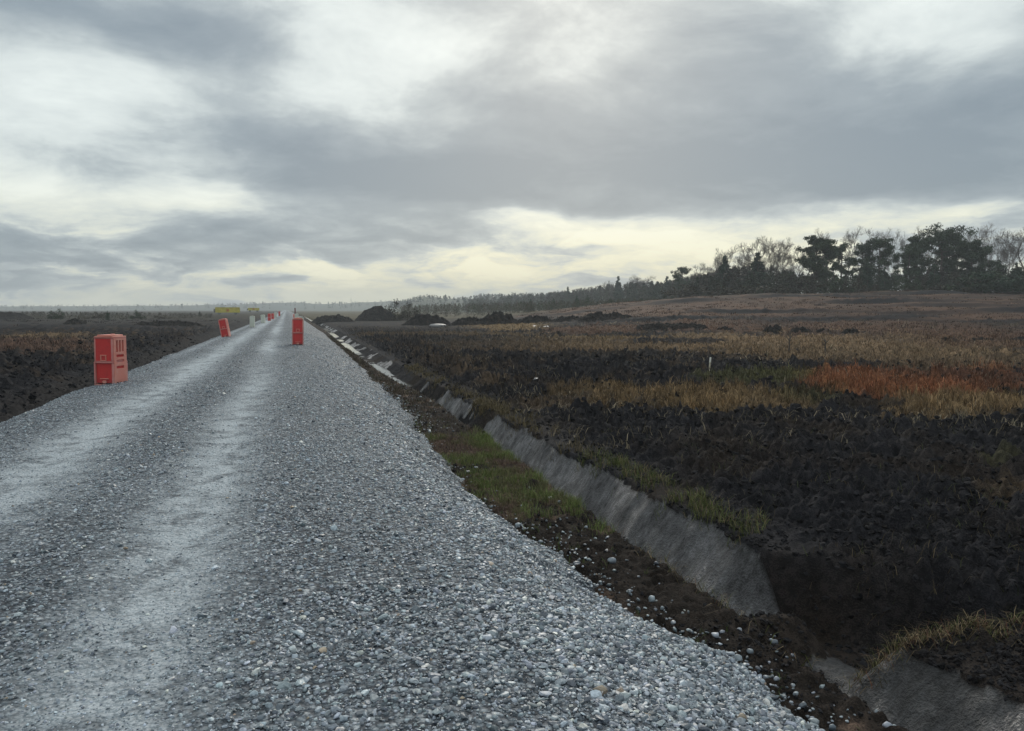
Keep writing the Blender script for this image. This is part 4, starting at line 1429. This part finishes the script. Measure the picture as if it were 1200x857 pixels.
def make_skip(L, H, label):
    o = empty('yellow_skip', (0, 0, 0), label, 'skip', 'yellow skips beyond the dark bank')
    bm = bmesh.new()
    for (x0, x1, y0, y1) in ((-L / 2, L / 2, -1.2, -1.12), (-L / 2, L / 2, 1.12, 1.2), (-L / 2, -L / 2 + .08, -1.118, 1.118), (L / 2 - .08, L / 2, -1.118, 1.118)):
        box(bm, x0, x1, y0, y1, .25, H)
    box(bm, -L / 2 + .082, L / 2 - .082, -1.118, 1.118, .25, .35)
    bmesh_obj('body', bm, (M_YEL,), o)
    bm = bmesh.new()
    n = int(L / .8)
    for i in range(n + 1):
        x = -L / 2 + L * i / n
        box(bm, x - .05, x + .05, -1.29, -1.202, .26, H - .01)
    bmesh_obj('ribs', bm, (M_YEL,), o)
    bm = bmesh.new()
    box(bm, -L / 2 - .06, L / 2 + .06, -1.31, -1.1, H + .002, H + .13, .02)
    box(bm, -L / 2 - .06, L / 2 + .06, 1.1, 1.31, H + .002, H + .13, .02)
    bmesh_obj('top_rail', bm, (M_YEL,), o)
    bm = bmesh.new(); box(bm, -.35, .35, -1.36, -1.3, .6, 1.3, .01); bmesh_obj('marker_plate', bm, (M_ORANGE,), o)
    bm = bmesh.new(); box(bm, -L / 2 - .5, -L / 2 - .01, -.9, .9, .3, H * .8, .05); bmesh_obj('end_box', bm, (M_GREY,), o)
    for sx in (-L / 3, L / 3):
        bm = bmesh.new(); box(bm, sx - .4, sx + .4, -1.0, 1.0, -.4, .248, .02); bmesh_obj('skid', bm, (M_GREY,), o)
    return o


def ground_at(px, D):
    x, y = spot(px, D)
    return x, y, float(z_ground(np.array([x]), np.array([y]))[0])


for px, D, L, H, zt, lab in ((267.5, 230, 7.0, 1.75, 360.4, 'long yellow skip with an orange plate above the dark bank'), (298, 330, 4.6, 1.3, 361.0, 'shorter yellow skip farther off towards the road')):
    x, y, z = ground_at(px, D)
    o = make_skip(L, H, lab)
    o.location = (x, y, CAMZ + (363 - zt) / FPX * D - H - .1); o.rotation_euler = (0, 0, math.atan2(-x, y) + .05)

M_WOOD, t, p = material('pale_wood')
t.l.new(t.ramp(t.noise(pos(t), 14, 4), [(.3, (.42, .36, .26)), (.7, (.68, .62, .48))]), p.inputs['Base Color'])
M_WTOP, t, p = material('white_tip'); p.inputs['Base Color'].default_value = (.8, .78, .72, 1)


def make_stake(h, w, label):
    o = empty('marker_stake', (0, 0, 0), label, 'stake')
    bm = bmesh.new(); box(bm, -w / 2, w / 2, -w / 2, w / 2, -.2, h * .72, .003); bmesh_obj('shaft', bm, (M_WOOD,), o)
    bm = bmesh.new(); box(bm, -w / 2 - .004, w / 2 + .004, -w / 2 - .004, w / 2 + .004, h * .722, h, .004); bmesh_obj('painted_tip', bm, (M_WTOP,), o)
    return o


x, y, z = ground_at(831.5, 29.0)
o = make_stake(.72, .042, 'pale wooden marker stake upright at the edge of the dark peat'); o.location = (x, y, z); o.rotation_euler = (.02, .09, .3)


# distant post with a dark head on the right side of the road
M_RUST, t, p = material('dark_red_paint'); p.inputs['Base Color'].default_value = (.16, .045, .05, 1)
o = empty('site_post', (0, 0, 0), 'dark post with a reddish foot far along the right road edge', 'post')
bm = bmesh.new(); box(bm, -.14, .14, -.14, .14, .9, 2.3, .04); bmesh_obj('head', bm, (M_RUST,), o)
bm = bmesh.new(); box(bm, -.55, .55, -.3, .3, 0, .897, .08, taper=.12); bmesh_obj('foot', bm, (M_PINK,), o)
x, y, z = on_road(346.5, 170); o.location = (x, y, z - .02)

# thin far mast on the horizon
o = empty('radio_mast', (0, 0, 0), 'thin faint mast on the horizon left of the tall peat dome', 'mast')
bm = bmesh.new()
for k in range(3):
    a = k * 2 * PI / 3
    box(bm, math.cos(a) * .6 - .14, math.cos(a) * .6 + .14, math.sin(a) * .6 - .14, math.sin(a) * .6 + .14, -2, 24)
for k in range(12):
    box(bm, -.75, .75, -.75, .75, k * 2.0 + .5, k * 2.0 + .62)
bmesh_obj('lattice', bm, (M_GREY,), o)
bm = bmesh.new(); box(bm, -.1, .1, -.1, .1, 24.01, 28); bmesh_obj('aerial', bm, (M_GREY,), o)
x, y = spot(412, 1500); o.location = (x, y, 0)

# leafless saplings standing in the brown grass
def sapling(px, D, top, label, seed):
    x, y, z = ground_at(px, D)
    h = CAMZ + (363 - top) / FPX * D - z
    r = np.random.default_rng(seed)
    o = empty('bare_sapling', (x, y, z), label, 'sapling', 'leafless saplings in the brown grass')
    v, f = tube([(0, 0, -.1), (r.normal(0, .04), 0, h * .5), (r.normal(0, .08), 0, h)], [.05, .035, .014], 5)
    link('stem', mesh_np('stem', v, f, np.tile(TONE * .7, (len(v), 1)), True, (M_TWIG,)), o)
    parts = []
    for i in range(16):
        z0 = h * r.uniform(.3, .95); a = r.uniform(0, 6.28); L = h * .22 * r.uniform(.5, 1.2)
        parts.append(tube([(0, 0, z0), (math.cos(a) * L * .6, math.sin(a) * L * .6, z0 + L * .5), (math.cos(a) * L, math.sin(a) * L, z0 + L * 1.1)], [.016, .012, .008], 3))
    v, f = joined(parts)
    link('twigs', mesh_np('twigs', v, f, np.tile(TONE * .8, (len(v), 1)), True, (M_TWIG,)), o)


sapling(925, 42, 389, 'taller thin sapling right of the pale stake', 1)
sapling(967.5, 42, 396, 'shorter thin sapling farther right of the pale stake', 2)
sapling(935, 41, 408, 'stubby sapling at the foot of the taller thin one', 3)

# pale stones and cut slabs lying on the bog
for px, D, w, lab in ((637, 88, .9, 'grey slab of clay before the ragged heaps'), (626, 92, .5, 'pale stone beside the grey slab'), (512, 100, 1.4, 'whitish flat slab left of the orange grass'), (630, 24.5, .26, 'grey lump on the dark peat beside the ditch'), (1132, 46, .5, 'pale stone in the brown grass at the right')):
    x, y, z = ground_at(px, D)
    v, f = ico(2, int(px), .28, .1)
    me = mesh_np('boulder', v * w, f, np.tile(np.array((.13, .13, .135)), (len(v), 1)), True, (M_STONE,))
    o = link('boulder', me, label=lab, category='stone'); o.location = (x, y, z + .03); o.rotation_euler = (0, .05, px)

# ------------------------------------------------------------------ air
bm = bmesh.new()
box(bm, -3100, 3100, -3100, 3100, -4.0, 70)
me = bpy.data.meshes.new('haze'); bm.to_mesh(me); bm.free()
m = bpy.data.materials.new('haze'); m.use_nodes = True
m.node_tree.nodes.clear()
ov = m.node_tree.nodes.new('ShaderNodeOutputMaterial'); pv = m.node_tree.nodes.new('ShaderNodeVolumePrincipled')
pv.inputs['Color'].default_value = (.90, .95, 1.0, 1)
pv.inputs['Density'].default_value = .00042
pv.inputs['Anisotropy'].default_value = .0
m.node_tree.links.new(pv.outputs['Volume'], ov.inputs['Volume'])
me.materials.append(m)
link('haze', me, kind='stuff', label='thin damp haze over the bog')

# ------------------------------------------------------------------ sky
SUN_AZ = TH + math.radians(4); SUN_EL = math.radians(26)
w = bpy.data.worlds.new('World'); SC.world = w; w.use_nodes = True
t = NT(w.node_tree)
bg = t.n['Background']
sky = t.node('ShaderNodeTexSky', sky_type='NISHITA')
sky.sun_disc = False; sky.sun_elevation = SUN_EL; sky.sun_rotation = SUN_AZ
sky.dust_density = 2.0
g = t.node('ShaderNodeTexCoord').outputs['Generated']
d = t.vm('NORMALIZE', g)
sx = t.node('ShaderNodeSeparateXYZ'); t.l.new(d, sx.inputs[0])
dz = sx.outputs[2]
Xr = t.vm('DOT_PRODUCT', d, (float(RT[0]), float(RT[1]), 0)); Df = t.vm('DOT_PRODUCT', d, (float(FW[0]), float(FW[1]), 0))
az = t.m('ARCTAN2', Xr, Df); el = t.m('ARCSINE', dz)
ez = t.m('MAXIMUM', t.m('ABSOLUTE', dz), 0.0)
inv = t.m('DIVIDE', 1.0, t.m('ADD', ez, .20))
pl = t.vm('SCALE', d, scale=inv)
mp = t.node('ShaderNodeMapping'); mp.inputs['Scale'].default_value = (1, 1, .0); t.l.new(pl, mp.inputs['Vector'])
pl = mp.outputs[0]
nw = t.noise(pl, 1.1, 5, .55, 0, True)
sw = t.node('ShaderNodeSeparateColor'); t.l.new(nw, sw.inputs[0])
elw = t.m('ADD', .25, t.m('MULTIPLY', ez, 2.0, clamp=True))
az2 = t.m('ADD', az, t.m('MULTIPLY', t.m('SUBTRACT', sw.outputs[0], .5), .26))
el2 = t.m('ADD', el, t.m('MULTIPLY', t.m('MULTIPLY', t.m('SUBTRACT', sw.outputs[1], .5), .20), elw))
BLOBS = [  # px, py, rx, ry, amount: lighter and darker parts of the cloud cover
    (120, 185, 150, 50, .32), (95, 100, 110, 34, .22), (235, 213, 70, 30, .22), (150, 232, 150, 22, .14), (380, 30, 110, 50, .18), (480, 65, 80, 40, .18), (400, 125, 80, 45, .22), (300, 145, 60, 40, .12), (30, 200, 60, 60, .15),
    (1080, 25, 130, 45, .30), (1010, 50, 80, 30, .12), (870, -5, 60, 25, .35), (690, 62, 60, 30, .06), (640, 92, 50, 20, .10),
    (680, 262, 130, 20, .28), (620, 250, 60, 9, .22), (760, 285, 150, 30, .22), (860, 290, 110, 24, .2), (560, 300, 90, 12, .22), (640, 312, 160, 16, .25), (480, 322, 130, 9, .22), (480, 275, 60, 8, .16), (350, 318, 120, 7, .12),
    (200, 352, 320, 14, .22), (500, 345, 250, 14, .22), (980, 262, 160, 12, .14), (1120, 262, 140, 10, .12), (1180, 285, 140, 30, .05),
    (235, 70, 90, 55, -.26), (260, 40, 90, 50, -.10), (45, 14, 70, 26, -.16), (75, 178, 95, 22, -.28), (400, 198, 190, 36, -.38), (300, 190, 90, 20, -.12), (600, 200, 220, 55, -.16),
    (1000, 150, 280, 75, -.30), (850, 160, 200, 60, -.12), (1170, 190, 140, 50, -.14), (560, 105, 90, 40, -.10), (480, 285, 90, 16, -.18), (350, 270, 160, 30, -.12), (100, 285, 260, 34, -.16), (660, 290, 70, 11, -.22), (730, 300, 50, 10, -.16), (590, 268, 40, 6, -.1), (860, 230, 260, 16, -.14),
]
v = None
for (px, py, rx, ry, am) in BLOBS:
    a0 = math.atan((px - 600) / FPX); e0 = math.atan((363 - py) / FPX * math.cos(a0))
    k1 = t.m('MULTIPLY', t.m('SUBTRACT', az2, a0), FPX / rx * .95 * 1.0)
    k2 = t.m('MULTIPLY', t.m('SUBTRACT', el2, e0), FPX / ry * .95)
    q = t.m('ADD', t.m('MULTIPLY', k1, k1), t.m('MULTIPLY', k2, k2))
    gss = t.m('MULTIPLY', t.m('EXPONENT', t.m('MULTIPLY', q, -1.0)), am)
    v = gss if v is None else t.m('ADD', v, gss)
n_big = t.noise(pl, 2.4, 10, .66, .25)
mq = t.node('ShaderNodeCombineXYZ')
t.l.new(t.m('MULTIPLY', az2, 9.0), mq.inputs[0]); t.l.new(t.m('MULTIPLY', el2, 34.0), mq.inputs[1])
n_str = t.noise(mq.outputs[0], 1.0, 6, .55, .5)
lowb = t.maprange(el, .16, .02)
v = t.m('ADD', v, t.m('MULTIPLY', t.m('SUBTRACT', n_big, .5), .85))
v = t.m('ADD', v, t.m('MULTIPLY', t.m('MULTIPLY', t.m('SUBTRACT', n_str, .5), 1.9), lowb))
v = t.m('ADD', t.m('MULTIPLY', v, 1.12), .51)
v = t.m('ADD', v, t.m('MULTIPLY', t.maprange(el, .5, 1.1), .6))      # unseen sky overhead brightened to light the ground
cloud = t.ramp(v, [(.10, (.205, .262, .312)), (.32, (.285, .345, .388)), (.5, (.43, .492, .515)), (.68, (.66, .725, .72)), (.95, (.86, .925, .895))])
warm = t.m('MULTIPLY', t.maprange(el, .20, .03), t.maprange(v, .45, .85))
warm = t.m('MULTIPLY', warm, t.maprange(az, -1.0, .1, .45, 1.0))
cloud = t.mix(warm, cloud, t.mix(1.0, cloud, (1.15, 1.03, .77, 1), 'MULTIPLY'))
cloud10 = t.mix(1.0, cloud, (10, 10, 10, 1), 'MULTIPLY')
full = t.mix(.94, sky.outputs[0], cloud10)
t.l.new(full, bg.inputs['Color'])
bg.inputs['Strength'].default_value = .1

sun = bpy.data.lights.new('sun', 'SUN'); sun.energy = 1.2; sun.angle = math.radians(14); sun.color = (1, .95, .86)
so = bpy.data.objects.new('sun', sun); COL.objects.link(so)
dirv = Vector((math.sin(SUN_AZ) * math.cos(SUN_EL), math.cos(SUN_AZ) * math.cos(SUN_EL), math.sin(SUN_EL)))
so.rotation_euler = dirv.to_track_quat('Z', 'Y').to_euler(); so.location = (0, 0, 40)

# ------------------------------------------------------------------ camera, view
cam = bpy.data.cameras.new('camera'); co = bpy.data.objects.new('camera', cam); COL.objects.link(co)
cam.sensor_width = 36; cam.lens = 36 * FPX / 1200; cam.clip_start = .05; cam.clip_end = 12000
co.location = (0, 0, CAMZ); co.rotation_euler = (PI / 2 - PITCH, 0, -TH)
SC.camera = co
SC.view_settings.view_transform = 'Standard'; SC.view_settings.look = 'None'
SC.view_settings.exposure = .12; SC.view_settings.gamma = 1; SC.view_settings.use_curve_mapping = False
SC.render.engine = 'CYCLES'
SC.cycles.max_bounces = 6; SC.cycles.diffuse_bounces = 3; SC.cycles.glossy_bounces = 2; SC.cycles.volume_bounces = 1
SC.cycles.use_denoising = True
try:
    SC.cycles.denoiser = 'OPENIMAGEDENOISE'
except Exception:
    pass
